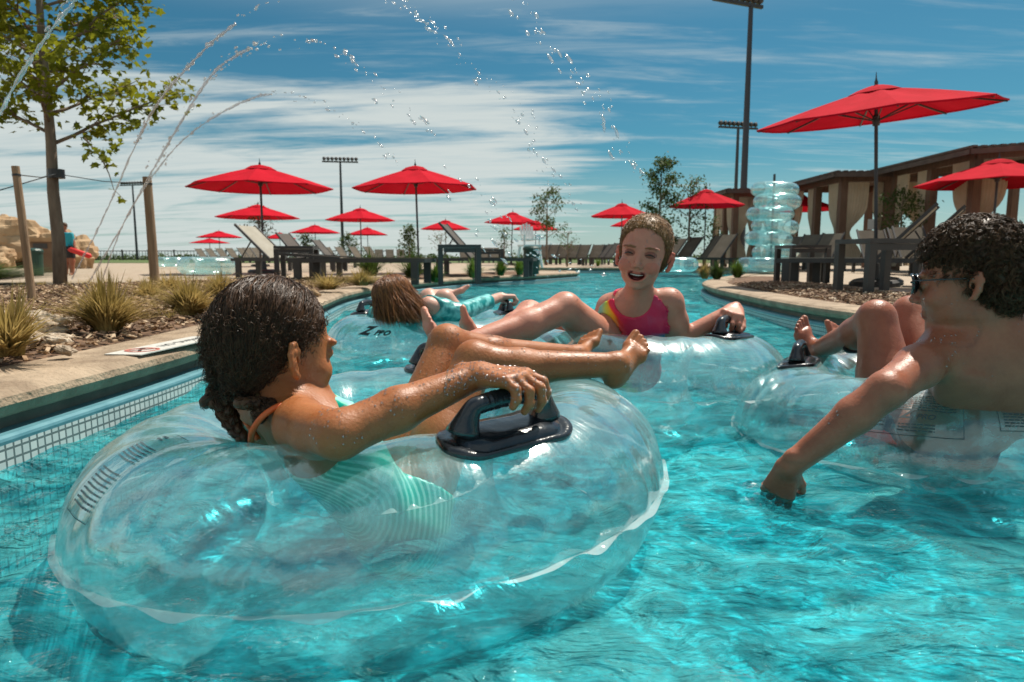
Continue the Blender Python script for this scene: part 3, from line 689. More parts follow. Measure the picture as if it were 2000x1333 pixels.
q = gz(1037, 535); bin_(q.x, 15.3, .62, M['green_bin'], 'dark green round bin standing among the shrubs at the river bend')
M['brownbin'] = mat('brown_bin', (.16, .09, .05), .8, (.2, .12, .07), 3)
q = at(90, 503, 17.5); bin_(q.x, 17.5, .80, M['brownbin'], 'brown square litter bin left of the maple trunk', square=True)
q = at(66, 503, 14); bin_(q.x, 14, .55, M['green_bin'], 'dark green bin between the leaning stake and the brown bin')

def guard_chair():
    D = 25; q = at(1034, 503, D); t = empty('lifeguard_chair', (q.x, D, DECK), .35, 'tall white lifeguard chair beneath the small umbrella', 'lifeguard chair'); t.scale = (.8, .8, .66)
    L_ = MB()
    for a in (-1, 1):
        for b in (-1, 1): MB().bar((a*.45, b*.45, 0), (a*.34, b*.33, 1.15), .09).obj('leg', M['white'], t)
    MB().box((-.42, -.42, 1.15), (.42, .42, 1.25)).obj('platform', M['white'], t)
    MB().box((-.3, -.32, 1.5), (.3, .26, 1.56)).obj('seat', M['white'], t)
    b = MB(); 
    for i in range(5):
        x = -.24+.12*i; hgt = 2.30+.13*math.cos((i-2)*.9); b.bar((x, .22, 1.45), (x*1.15, .42, hgt), .10, .03)
    b.obj('back', M['white'], t)
    for a in (-1, 1):
        k = MB(); k.box((a*.36-.06, -.36, 1.74), (a*.36+.06, .36, 1.78)); k.bar((a*.36, -.3, 1.25), (a*.36, -.3, 1.74), .06); k.obj('armrest', M['white'], t)
    k = MB()
    for i in range(4): k.box((-.42, -.45-.0*i, .2+.24*i), (.42, -.40, .25+.24*i))
    k.obj('rungs', M['white'], t)
guard_chair()

def cabana(x0, x1, y0, y1, H0, H1, lab, corr=True, sign=False):
    """posts, roof and tied-back curtains; x0..x1, y0..y1 on the ground, roof height H0 (left) to H1 (right)"""
    t = empty('cabana', (x0, y0, DECK), 0, lab, 'cabana', 'wooden cabanas with beige curtains'); w, d = x1-x0, y1-y0
    zt = lambda x: H0+(H1-H0)*x/w
    for (x, y) in ((.1, .1), (w-.1, .1), (.1, d-.1), (w-.1, d-.1), (w/2, .1), (.1, d/2)):
        MB().box((x-.10, y-.10, 0), (x+.10, y+.10, zt(x)-.32)).obj('post', M['wood'], t)
    k = MB(); z = zt(0)
    k.bar((0, .1, zt(0)-.22), (w, .1, zt(w)-.22), .12, .2); k.bar((0, d-.1, zt(0)-.22), (w, d-.1, zt(w)-.22), .12, .2); k.bar((.1, 0, zt(0)-.225), (.1, d, zt(0)-.225), .12, .19); k.bar((w-.1, 0, zt(w)-.225), (w-.1, d, zt(w)-.225), .12, .19); k.obj('beam', M['wood'], t)
    r = MB(); n = int((w+.8)/.11); ov = .4
    for i in range(n):
        x = -ov+i*.11; r.bar((x, -ov, zt(max(0, x))-.10+.03*(i % 2)), (x, d+ov, zt(max(0, x))-.10+.03*(i % 2)), .112, .05)
    rf = r.obj('roof', M['roofw'], t)
    fa = MB(); fa.bar((-ov, -ov-.02, zt(-ov)-.17), (w+ov, -ov-.02, zt(w+ov)-.17), .03, .12); fa.bar((-ov-.02, -ov, zt(-ov)-.17), (-ov-.02, d+ov, zt(-ov)-.17), .03, .12); fa.obj('fascia', M['roofw'], rf)
    def curtain(px, py, dirx, diry, span, zt_):
        v = []; f = []; nu, nv = 26, 22
        for j in range(nv+1):
            s = j/nv; zz = (zt_-.34)*(1-s)+.12*s
            pinch = math.exp(-((s-.60)/.17)**2)        # tied at hip height
            wd = span*(1-.80*pinch)*(1-.15*s); shift = -.0
            for i in range(nu+1):
                u = i/nu; fold = .045*math.sin(u*2*PI*6.5+1.3*math.sin(s*3))*(1-.4*pinch)
                a = u*wd; v.append((px+dirx*a-diry*fold, py+diry*a+dirx*fold, zz))
        for j in range(nv):
            for i in range(nu): f.append((j*(nu+1)+i, j*(nu+1)+i+1, (j+1)*(nu+1)+i+1, (j+1)*(nu+1)+i))
        mesh_obj('curtain', v, f, M['curtain'], t, smooth=True)
    sp = min(.62, w*.24)
    curtain(.22, .04, 1, 0, sp, zt(.3)); curtain(w-.22, .04, -1, 0, sp, zt(w-.3)); curtain(w/2+.12, .04, 1, 0, sp*.45, zt(w/2)); curtain(w/2-.12, .04, -1, 0, sp*.45, zt(w/2))
    curtain(.04, .25, 0, 1, .6, zt(.3)); curtain(.04, d-.25, 0, -1, .55, zt(.3)); curtain(.04, d/2+.12, 0, 1, .4, zt(.1))
    if sign: MB().box((w/2-.085, -.028, 1.25), (w/2+.085, -.005, 1.62)).obj('notice', M['white'], t)
cabana(9.75, 12.5, 20.6, 24.2, 2.92, 2.92, 'middle cabana with a white notice on its front post', sign=False)
cabana(8.3, 10.0, 26.0, 28.5, 2.95, 2.95, 'farthest cabana, its post beside the tall dark pole')
cabana(11.0, 14.6, 16.6, 20.2, 3.0, 3.25, 'nearest cabana with a ribbed roof reaching the right edge')
tag(MB().box((10.55, 20.50, 1.42), (10.78, 20.52, 1.72)).obj('notice_board', M['white']), 'small white notice on the brown cabana post', 'sign')
# low far hedge line and shrubs on the horizon
def far_hedge():
    v = []; f = []; r = random.Random(3); P = []
    for _ in range(9000):
        x = r.uniform(-75, 80); hgt = .7+.5*mnoise.noise(Vector((x*.12, 0, 0)))+.4*mnoise.noise(Vector((x*.6, 3, 0)))
        P.append((x, 96+r.uniform(-2, 2), .2+r.random()*max(.2, hgt)))
    v, f = leaf_mesh(P, .55, 9); tag(mesh_obj('distant_shrubs', v, f, M['leafD']), kind='stuff')
far_hedge()

# white depth marker with a no-diving sign set into the left coping
def marker():
    a = gz(285, 688, .226); b = gz(396, 664, .226); c = (a+b)/2
    t = empty('depth_marker', (c.x-.03, c.y, .2265), math.atan2(b.y-a.y, b.x-a.x), 'white no diving marker tile set in the left coping', 'sign')
    MB().box((-.30, -.075, 0), (.30, .075, .004)).obj('plaque', M['plaque'], t)
    MB().lathe([(.052, .0045), (.052, .006), (.064, .006), (.064, .0045)], 28, (-.18, 0, 0), cap=False).obj('red_ring', M['fadedred'], t)
    k = MB(); k.bar((-.225, .04, .0068), (-.135, -.04, .0068), .010, .0016); k.obj('red_bar', M['fadedred'], t)
    g = MB(); g.bar((-.22, -.015, .0055), (-.16, .02, .0055), .012, .0012); g.box((-.15, .015, .0046), (-.13, .035, .006)); g.obj('diver_mark', M['ink'], t)
    txt = text_mesh('NO DIVING', .062); txt = [(x-.07, y-.022, .0050) for x, y in txt[0]], txt[1]
    mesh_obj('lettering', txt[0], txt[1], M['ink'], t)
def text_mesh(s, size, shear=0.0, bold=0.0, space=1.0):
    cu = bpy.data.curves.new('t', 'FONT'); cu.body = s; cu.size = size; cu.shear = shear; cu.offset = bold; cu.space_character = space
    o = bpy.data.objects.new('t', cu); C.objects.link(o); dg = bpy.context.evaluated_depsgraph_get(); dg.update()
    me = bpy.data.meshes.new_from_object(o.evaluated_get(dg)); bpy.data.objects.remove(o)
    V = [(v.co.x, v.co.y) for v in me.vertices]; F = [tuple(p.vertices) for p in me.polygons]; bpy.data.meshes.remove(me); return V, F
marker()

# ---------------------------------------------------------------- water jets: arcs of broken water over the left bank
def glassmat():
    m = bpy.data.materials.new('clear_water'); m.use_nodes = True; nt = m.node_tree; N = nt.nodes; L = nt.links; N.clear()
    out = N.new('ShaderNodeOutputMaterial'); g = N.new('ShaderNodeBsdfGlass'); g.inputs['IOR'].default_value = 1.33; g.inputs['Roughness'].default_value = 0; t = N.new('ShaderNodeBsdfTransparent')
    gl = N.new('ShaderNodeBsdfGlossy'); gl.inputs['Roughness'].default_value = .2
    mx = N.new('ShaderNodeMixShader'); mx.inputs[0].default_value = .6; L.new(g.outputs[0], mx.inputs[1]); L.new(t.outputs[0], mx.inputs[2])
    m2 = N.new('ShaderNodeMixShader'); m2.inputs[0].default_value = .22; L.new(mx.outputs[0], m2.inputs[1]); L.new(gl.outputs[0], m2.inputs[2]); L.new(m2.outputs[0], out.inputs[0]); return m
M['drop'] = glassmat()
def jet(pts, r0, solid, lab, seed, dens=1.0, jit=.012):
    """pts: (px, py, Y); solid: share of the arc that is an unbroken stream before it breaks into drops"""
    r = random.Random(seed); P = [at(*p) for p in pts]; S = []
    for i in range(len(P)-1):
        p0, p1, p2, p3 = P[max(i-1, 0)], P[i], P[i+1], P[min(i+2, len(P)-1)]
        for k in range(24):
            t = k/24; S.append(.5*((2*p1)+(-p0+p2)*t+(2*p0-5*p1+4*p2-p3)*t*t+(-p0+3*p1-3*p2+p3)*t**3))
    S.append(P[-1]); n = len(S); ns = max(2, int(n*solid)); mb = MB()
    if solid > 0:
        Q = [S[i]+Vector((r.gauss(0, r0*.15), 0, r.gauss(0, r0*.15))) for i in range(ns)]
        mb.tube(Q, [r0*r.uniform(.30, 1.0) for _ in Q], 7)
    main = None
    if solid > 0: main = tag(mb.obj('water_jet', M['drop'], smooth=True), lab, 'water jet', 'arcing water jets'); mb = MB()
    i = int(ns*.45)
    while i < n-1:
        seg = (S[i+1]-S[i]).length; cnt = max(1, int(dens*seg/.03*r.uniform(.5, 1.3)))
        for _ in range(cnt):
            if r.random() < .25: continue
            c = S[i].lerp(S[i+1], r.random())+Vector((r.gauss(0, jit), r.gauss(0, jit), r.gauss(0, jit))); s = r0*r.choice((.25, .35, .5, .85))*r.uniform(.7, 1.1)
            d = (S[i+1]-S[i]).normalized()*s*r.uniform(.8, 3.0); w_ = Vector((r.gauss(0, .3), 0, r.gauss(0, .3)))*s; mb.tube([c-d*1.2, c-d*.6+w_, c+w_, c+d*.7, c+d*1.1], [s*.15, s*.7, s*r.uniform(.7, 1.2), s*.8, s*.2], 6)
        i += 1
    if main is not None:
        if mb.v: tag(mb.obj('drops', M['drop'], main, smooth=True), kind='stuff')
    else: tag(mb.obj('water_spray', M['drop'], smooth=True), kind='stuff')
jet([(-20, 260, 2.6), (60, 115, 2.6), (165, -20, 2.6)], .010, 1.0, 'thickest water jet crossing the maple at the upper left corner', 1)
jet([(140, 545, 7.0), (200, 430, 6.4), (290, 232, 5.2), (385, 112, 4.4), (470, 40, 4.0), (560, -20, 3.7)], .012, .78, 'water jet climbing from the left bank out of the top of the picture', 2, 2.0)
jet([(150, 590, 7.6), (225, 465, 6.8), (300, 330, 6.0), (400, 165, 5.2), (460, 110, 4.9), (530, 82, 4.6), (640, 88, 4.2), (740, 168, 3.9), (850, 262, 3.7)], .013, .56, 'high water jet breaking into white drops above the left umbrellas', 3, 1.6, .02)
jet([(190, 575, 7.8), (240, 440, 7.0), (305, 335, 6.4), (380, 255, 5.8), (500, 190, 5.2), (600, 195, 4.8), (700, 248, 4.5), (780, 325, 4.3)], .010, .62, 'lowest water jet, a flat arc above the tall left umbrella', 4, 1.3, .014)
jet([(745, -10, 3.2), (820, 38, 3.2), (880, 82, 3.2), (960, 172, 3.1), (1030, 245, 3.0), (1060, 320, 3.0), (1130, 400, 2.9)], .008, 0, 'falling string of drops left of centre in the blue sky', 5, .8, .02)
jet([(1000, -10, 2.8), (1060, 70, 2.8), (1120, 150, 2.8), (1170, 190, 2.8), (1210, 290, 2.8), (1265, 350, 2.8)], .009, 0, 'falling string of large drops right of centre in the blue sky', 6, .7, .022)
def splash():
    r = random.Random(31); mb = MB(); c = at(1508, 1000, 1.55)
    for _ in range(90):
        a = r.uniform(0, 6.28); q = abs(r.gauss(0, .07)); s = r.uniform(.0008, .003); mb.ball((c.x+math.cos(a)*q, c.y+math.sin(a)*q, .005+abs(r.gauss(0, .02))), s, 6)
    tag(mb.obj('water_spray', M['drop'], smooth=True), kind='stuff')
splash()
jet([(880, 330, 3.0), (960, 420, 3.0), (1000, 470, 3.0), (1090, 520, 2.9), (1180, 530, 2.9)], .009, 0, 'sparse falling drops in front of the middle umbrellas', 7, .35, .05)
# ---------------------------------------------------------------- implicit bodies: blended tapered limbs, meshed once into one skin
class Body:
    def __init__(s): s.p = []
    def cone(s, a, b, ra, rb, k=.012, op='add'):
        a = np.array(a, float); b = np.array(b, float); s.p.append(('c', a, b, ra, rb, k, op)); return s
    def chain(s, pts, rs, k=.012):
        for i in range(len(pts)-1): s.cone(pts[i], pts[i+1], rs[i], rs[i+1], k)
        return s
    def ell(s, c, r, R=None, k=.015, op='add'):
        s.p.append(('e', np.array(c, float), np.array(r, float), np.eye(3) if R is None else np.array(R, float), k, op)); return s
    def bounds(s):
        lo = np.full(3, 1e9); hi = -lo
        for q in s.p:
            a, b = Body.pb(q, 0.0); 
            if q[-1] == 'add': lo = np.minimum(lo, a); hi = np.maximum(hi, b)
        return lo-.02, hi+.02
    @staticmethod
    def pb(q, mg):
        if q[0] == 'c': r = max(q[3], q[4]); return np.minimum(q[1], q[2])-r-mg, np.maximum(q[1], q[2])+r+mg
        r = q[2].max(); return q[1]-r-mg, q[1]+r+mg
    def field(s, lo, n, h, off=0.0):
        D = np.full(n, .06, np.float32)
        for q in s.p:
            k, op = q[-2], q[-1]; mg = k+.03+abs(off)
            a, b = Body.pb(q, mg)
            i0 = np.maximum(np.floor((a-lo)/h).astype(int), 0); i1 = np.minimum(np.ceil((b-lo)/h).astype(int)+1, n)
            if (i1 <= i0).any(): continue
            X = (lo[0]+h*np.arange(i0[0], i1[0]))[:, None, None].astype(np.float32)
            Y = (lo[1]+h*np.arange(i0[1], i1[1]))[None, :, None].astype(np.float32)
            Z = (lo[2]+h*np.arange(i0[2], i1[2]))[None, None, :].astype(np.float32)
            if q[0] == 'c':
                ba = q[2]-q[1]; L2 = float(ba@ba)+1e-12
                px, py, pz = X-q[1][0], Y-q[1][1], Z-q[1][2]
                t = np.clip((px*ba[0]+py*ba[1]+pz*ba[2])/L2, 0, 1)
                d = np.sqrt((px-t*ba[0])**2+(py-t*ba[1])**2+(pz-t*ba[2])**2)-(q[3]+(q[4]-q[3])*t)
            else:
                px, py, pz = X-q[1][0], Y-q[1][1], Z-q[1][2]; R = q[3]; r = q[2]
                u = [(px*R[i][0]+py*R[i][1]+pz*R[i][2]) for i in range(3)]
                k0 = np.sqrt(sum((u[i]/r[i])**2 for i in range(3)))+1e-9; k1 = np.sqrt(sum((u[i]/r[i]**2)**2 for i in range(3)))+1e-9
                d = k0*(k0-1)/k1
            sl = tuple(slice(i0[i], i1[i]) for i in range(3)); E = D[sl]
            if op == 'add':
                hh = np.clip(.5+.5*(E-d)/k, 0, 1); D[sl] = E+(d-E)*hh-k*hh*(1-hh)
            else:
                d = -d; hh = np.clip(.5-.5*(E-d)/k, 0, 1); D[sl] = E+(d-E)*hh+k*hh*(1-hh)
        return D-off
def nets(D, lo, h):
    S = D < 0
    n = np.array(D.shape)-1
    c = np.zeros(n, np.int8); 
    for i in (0, 1):
        for j in (0, 1):
            for k in (0, 1): c += S[i:i+n[0], j:j+n[1], k:k+n[2]]
    act = (c > 0) & (c < 8); I = np.argwhere(act); m = len(I)
    if m == 0: return np.zeros((0, 3)), np.zeros((0, 4), int)
    idx = np.full(n, -1, np.int64); idx[tuple(I.T)] = np.arange(m)
    P = np.zeros((m, 3)); W_ = np.zeros(m)
    corners = [(i, j, k) for i in (0, 1) for j in (0, 1) for k in (0, 1)]
    V = {cc: D[I[:, 0]+cc[0], I[:, 1]+cc[1], I[:, 2]+cc[2]] for cc in corners}
    for a in corners:
        for ax in range(3):
            if a[ax]: continue
            b = list(a); b[ax] = 1; b = tuple(b); va, vb = V[a], V[b]; cr = (va < 0) != (vb < 0)
            t = np.where(cr, va/np.where(cr, va-vb, 1), 0)
            q = np.array(a, float)[None].repeat(m, 0); q[:, ax] += t
            P[cr] += q[cr]; W_[cr] += 1
    P = lo+(I+P/W_[:, None])*h
    F = []
    for ax in range(3):
        o1, o2 = (ax+1) % 3, (ax+2) % 3
        sa = [slice(None)]*3; sb = [slice(None)]*3; sa[ax] = slice(0, -1); sb[ax] = slice(1, None)
        A = S[tuple(sa)]; B = S[tuple(sb)]; E = np.argwhere(A != B)
        E = E[(E[:, o1] > 0) & (E[:, o2] > 0) & (E[:, o1] < n[o1]) & (E[:, o2] < n[o2])]
        if len(E) == 0: continue
        q = []
        for (d1, d2) in ((0, 0), (1, 0), (1, 1), (0, 1)):
            e = E.copy(); e[:, o1] -= 1-d1; e[:, o2] -= 1-d2; q.append(idx[tuple(e.T)])
        q = np.stack(q, 1); flip = ~A[tuple(E.T)]; q[flip] = q[flip][:, ::-1]
        F.append(q)
    F = np.concatenate(F); return P, F[(F >= 0).all(1)]
def skin(body, h, fine=(), off=0.0, region=None):
    """mesh the body at cell size h, with finer boxes (lo, hi, h) replacing the coarse skin there"""
    lo, hi = body.bounds(); lo = lo-off; hi = hi+off
    n = np.ceil((hi-lo)/h).astype(int)+1
    D = body.field(lo, n, h, off)
    if region is not None:
        g = [lo[i]+h*np.arange(n[i]) for i in range(3)]
        D = np.maximum(D, region(g[0][:, None, None], g[1][None, :, None], g[2][None, None, :]))
    V, F = nets(D, lo, h)
    for (a, b, hf) in fine:
        a = np.array(a); b = np.array(b)
        ctr = V[F].mean(1); ins = ((ctr > a+h*.6) & (ctr < b-h*.6)).all(1); F = F[~ins]
    for (a, b, hf) in fine:
        a = np.array(a); b = np.array(b); nn = np.ceil((b-a)/hf).astype(int)+1
        Df = body.field(a, nn, hf, off)
        if region is not None:
            g = [a[i]+hf*np.arange(nn[i]) for i in range(3)]
            Df = np.maximum(Df, region(g[0][:, None, None], g[1][None, :, None], g[2][None, None, :]))
        Vf, Ff = nets(Df, a, hf)
        F = np.concatenate([F, Ff+len(V)]); V = np.concatenate([V, Vf])
    used = np.unique(F); re = np.full(len(V), -1); re[used] = np.arange(len(used))
    return V[used], re[F]
def unit(v): v = np.array(v, float); return v/np.linalg.norm(v)
def frame(f, up):      # rows: right, forward, up
    f = unit(f); r = unit(np.cross(f, up)); return np.array([r, f, np.cross(r, f)])
class Loc:             # local frame -> world
    def __init__(s, o, R, sc=1.0): s.o = np.array(o, float); s.R = np.array(R); s.s = sc
    def __call__(s, x, y, z): return s.o+s.s*(x*s.R[0]+y*s.R[1]+z*s.R[2])
    def inv(s, P): return ((np.asarray(P)-s.o)@s.R.T)/s.s
def rotx(a): return np.array([[1, 0, 0], [0, math.cos(a), math.sin(a)], [0, -math.sin(a), math.cos(a)]])
def head(b, L, laugh=False, ears=(1, -1), nose=1.0):
    s = L.s; R = L.R
    E = lambda c, r, k=.015, op='add', R2=None: b.ell(L(*c), np.array(r)*s, R if R2 is None else R2, k*s, op)
    E((0, -.012, .045), (.073, .090, .074))
    E((0, .028, -.012), (.058, .060, .080), .02)
    E((0, .030, -.058), (.047, .048, .036), .02)
    E((0, .066, -.088), (.017, .014, .012), .02)
    for x in (1, -1):
        E((x*.034, .058, -.030), (.022, .020, .020), .015)
        E((x*.030, .076, .020), (.024, .009, .008), .010)
        E((x*.030, .094, .002), (.017, .013, .011), .010, 'sub')
        E((x*.030, .072, .002), (.015, .012, .011), .004)
    b.cone(L(0, .080, .004), L(0, .100*nose, -.028), .0055*s, .0088*s, .008*s)
    for x in (1, -1): E((x*.0095, .090, -.033), (.0075, .009, .0065), .005)
    if laugh:
        E((0, .088, -.0625), (.0225, .024, .0125), .003, 'sub'); 
        for x in (1, -1): E((x*.013, .084, -.0565), (.0125, .020, .0065), .003, 'sub')
        pts = []
        for t in np.linspace(0, 2*PI, 21):
            c, s_ = math.cos(t), math.sin(t); x_ = .0285*c; pts.append(L(x_, .0815-11*x_*x_, -.060+(.0075*s_ if s_ > 0 else .0165*s_)+7.5*x_*x_))
        b.chain(pts, [.0036*s]*21, .003*s)
        for x in (1, -1): E((x*.040, .062, -.036), (.017, .017, .017), .012)
    else:
        b.cone(L(-.02, .078, -.057), L(.02, .078, -.057), .006*s, .006*s, .006*s)
        b.cone(L(-.016, .078, -.065), L(.016, .078, -.065), .0065*s, .0065*s, .005*s)
    for x in ears:
        e = lambda u, w, t=0.0: L(x*(.0715+.0065*u+t), -.004-.012*u, -.006+w*.92)
        pts = [e(.2, -.004), e(.7, .016), e(1.2, .026), e(1.8, .024), e(2.1, .008), e(1.7, -.012), e(.9, -.026), e(.4, -.030)]
        b.chain(pts, [.0035*s, .004*s, .0042*s, .0042*s, .004*s, .004*s, .0055*s, .006*s], .003*s)
        b.chain([e(.5, .012), e(1.3, .012), e(1.3, -.006), e(.7, -.016)], [.004*s]*4, .006*s)
def hand(b, L, side, curl, thumb=(.7, .6), spread=.1, sc=1.0):
    """L: origin wrist, y along the fingers, z the back of the hand; side=+1 thumb at +x"""
    s = L.s
    xs = [.030, .010, -.011, -.030]; ln = [.070, .078, .072, .056]; ys = [.082, .086, .081, .072]
    b.cone(L(0, -.03, 0), L(0, .01, 0), .022*s, .022*s, .01*s)
    for i in range(4):
        m = L(side*xs[i], ys[i], .002)
        b.cone(L(side*xs[i]*.5, .008, 0), m, .0165*s, .0125*s, .012*s)
        ang = 0; p = np.array([side*xs[i], ys[i], .002]); dirx = side*xs[i]/.03*spread
        seg = [.46, .30, .24]; rr = [.0100, .0090, .0082, .0070]
        c = curl[i] if isinstance(curl[0], (list, tuple)) else curl
        for j in range(3):
            ang += c[j]; d = np.array([dirx, math.cos(ang), -math.sin(ang)]); d /= np.linalg.norm(d)
            q = p+d*ln[i]*seg[j]; b.cone(L(*p), L(*q), rr[j]*s, rr[j+1]*s, .004*s); p = q
    t0 = np.array([side*.020, .018, -.006]); t1 = t0+np.array([side*.030*thumb[0], .028, -.020*thumb[1]]); t2 = t1+np.array([side*.008, .024, -.020*thumb[1]]); t3 = t2+np.array([-side*.004, .020, -.010])
    b.cone(L(*t0), L(*t1), .015*s, .0115*s, .010*s); b.cone(L(*t1), L(*t2), .0115*s, .010*s, .004*s); b.cone(L(*t2), L(*t3), .010*s, .008*s, .004*s)
def foot(b, L, side):
    """L: origin ankle, y to the toes, z away from the sole; side=+1 big toe at +x; about .2 long at scale 1"""
    s = L.s
    b.ell(L(0, -.022, -.028), np.array([.024, .030, .026])*s, L.R, .02*s)
    b.cone(L(0, 0, .0), L(0, -.004, -.018), .026*s, .026*s, .02*s)
    b.cone(L(0, .0, -.012), L(side*.008, .075, -.036), .026*s, .017*s, .025*s)
    b.cone(L(-side*.008, -.02, -.036), L(-side*.020, .078, -.043), .018*s, .013*s, .02*s)
    b.cone(L(side*.020, .084, -.040), L(-side*.024, .070, -.044), .0165*s, .0125*s, .015*s)
    tx = [.026, .008, -.006, -.018, -.029]; ty = [.128, .124, .117, .108, .097]; tr = [.0125, .0088, .0082, .0078, .0072]
    for i in range(5):
        b.cone(L(side*tx[i]*.95, .088-.004*i, -.040), L(side*tx[i], ty[i], -.040), tr[i]*s, tr[i]*s*.9, .004*s)
    for x in (1, -1): b.ell(L(x*.024, -.004, -.006), np.array([.009]*3)*s, None, .008*s)
# ---------------------------------------------------------------- clear vinyl river tubes
def vinyl_mat():
    m = bpy.data.materials.new('clear_vinyl'); m.use_nodes = True; nt = m.node_tree; N = nt.nodes; L = nt.links; N.clear()
    out = N.new('ShaderNodeOutputMaterial'); uv = N.new('ShaderNodeUVMap')
    def noise(st, scale, detail, dist=0, rough=.5):
        mp = N.new('ShaderNodeMapping'); L.new(uv.outputs[0], mp.inputs[0]); mp.inputs['Scale'].default_value = st
        n = N.new('ShaderNodeTexNoise'); L.new(mp.outputs[0], n.inputs['Vector']); n.inputs['Scale'].default_value = scale; n.inputs['Detail'].default_value = detail; n.inputs['Distortion'].default_value = dist; n.inputs['Roughness'].default_value = rough; return n
    def mr(x, a, b, c, d):
        r = N.new('ShaderNodeMapRange'); r.interpolation_type = 'SMOOTHSTEP'; L.new(x, r.inputs[0])
        for i, q in enumerate((a, b, c, d)): r.inputs[i+1].default_value = q
        return r.outputs[0]
    def math_(op, a, b):
        n = N.new('ShaderNodeMath'); n.operation = op
        for i, q in enumerate((a, b)):
            if isinstance(q, (int, float)): n.inputs[i].default_value = q
            else: L.new(q, n.inputs[i])
        return n.outputs[0]
    wr = noise((46, 3, 1), 1.0, 4, .8); fine = noise((160, 60, 1), 1.6, 3, 0); soft = noise((5, 3, 1), 1, 3, .6)
    h = math_('ADD', math_('MULTIPLY', wr.outputs['Fac'], .8), math_('ADD', math_('MULTIPLY', fine.outputs['Fac'], .10), math_('MULTIPLY', soft.outputs['Fac'], 1.6)))
    bp = N.new('ShaderNodeBump'); bp.inputs['Strength'].default_value = .24; bp.inputs['Distance'].default_value = .02; L.new(h, bp.inputs['Height'])
    gl = N.new('ShaderNodeBsdfGlossy'); gl.inputs['Roughness'].default_value = .075; gl.inputs['Color'].default_value = (.95, 1, 1, 1); L.new(bp.outputs[0], gl.inputs['Normal'])
    lw = N.new('ShaderNodeLayerWeight'); lw.inputs[0].default_value = .5
    fac = mr(lw.outputs['Facing'], .25, 1.0, .17, .70)
    tr = N.new('ShaderNodeBsdfTransparent'); tr.inputs[0].default_value = (.90, .985, .988, 1)
    # film of water and scuffed vinyl: a faint white scatter, patchy and drawn out in streaks round the tube
    patch = noise((60, 26, 1), 1.2, 8, .5, .65)
    hz = math_('ADD', mr(patch.outputs['Fac'], .50, .62, .07, .27), mr(wr.outputs['Fac'], .48, .70, .0, .18))
    hz = math_('MULTIPLY', hz, mr(soft.outputs['Fac'], .35, .65, .55, 1.35))
    hz = math_('ADD', hz, mr(lw.outputs['Facing'], .45, 1.0, .0, .28))
    sv = N.new('ShaderNodeSeparateXYZ'); L.new(uv.outputs[0], sv.inputs[0]); hz = math_('ADD', hz, math_('MULTIPLY', mr(sv.outputs[1], .80, .985, 0, .20), mr(soft.outputs['Fac'], .3, .6, .5, 1)))
    df = N.new('ShaderNodeBsdfDiffuse'); df.inputs[0].default_value = (.40, .86, .88, 1); tl = N.new('ShaderNodeBsdfTranslucent'); tl.inputs[0].default_value = (.45, .95, .98, 1)
    sc = N.new('ShaderNodeMixShader'); sc.inputs[0].default_value = .5; L.new(df.outputs[0], sc.inputs[1]); L.new(tl.outputs[0], sc.inputs[2])
    m1 = N.new('ShaderNodeMixShader'); L.new(hz, m1.inputs[0]); L.new(tr.outputs[0], m1.inputs[1]); L.new(sc.outputs[0], m1.inputs[2])
    g2 = N.new('ShaderNodeBsdfGlossy'); g2.inputs['Roughness'].default_value = .23; g2.inputs['Color'].default_value = (.95, 1, 1, 1); L.new(bp.outputs[0], g2.inputs['Normal'])
    gm = N.new('ShaderNodeMixShader'); gm.inputs[0].default_value = .55; L.new(gl.outputs[0], gm.inputs[1]); L.new(g2.outputs[0], gm.inputs[2])
    m2 = N.new('ShaderNodeMixShader'); L.new(fac, m2.inputs[0]); L.new(m1.outputs[0], m2.inputs[1]); L.new(gm.outputs[0], m2.inputs[2])
    L.new(m2.outputs[0], out.inputs[0]); return m
M['vinyl'] = vinyl_mat()
def seammat():
    m = bpy.data.materials.new('welded_seam'); m.use_nodes = True; nt = m.node_tree; N = nt.nodes; L = nt.links; b = N['Principled BSDF']
    b.inputs['Base Color'].default_value = (.75, .84, .83, 1); b.inputs['Roughness'].default_value = .12
    t = N.new('ShaderNodeBsdfTransparent'); mx = N.new('ShaderNodeMixShader'); mx.inputs[0].default_value = .40
    L.new(t.outputs[0], mx.inputs[1]); L.new(b.outputs[0], mx.inputs[2]); L.new(mx.outputs[0], N['Material Output'].inputs[0]); return m
M['seam'] = seammat()
M['film'] = seammat(); M['film'].node_tree.nodes['Mix Shader'].inputs[0].default_value = .6

class Tube:
    """ring centre c, outer radius Ro, cross-section radius r, tilt (tx, ty)"""
    def __init__(s, c, Ro, r, tx, ty): s.c = Vector(c); s.Ro = Ro; s.r = r; s.R = Ro-r; s.tx = tx; s.ty = ty; s.seed = c[0]*7
    def l(s, u, v, off=0.0):      # degrees; local to the tube's centre
        a = math.radians(u); b = math.radians(v); r = s.r+off
        pin = 1-.045*math.exp(-((b)/.20)**2)*0
        rr = s.R+r*math.cos(b)*pin; z = r*math.sin(b)
        wr = .0022*math.sin(a*41+s.seed)*math.exp(-(b/.9)**2)+.0022*math.sin(a*23+3*math.sin(b*2))*math.sin(b)
        rr += wr*math.cos(b); z += wr*math.sin(b)
        x, y = rr*math.cos(a), rr*math.sin(a); return Vector((x, y, z+s.tx*x+s.ty*y))
    def w(s, u, v, off=0.0): return s.c+s.l(u, v, off)
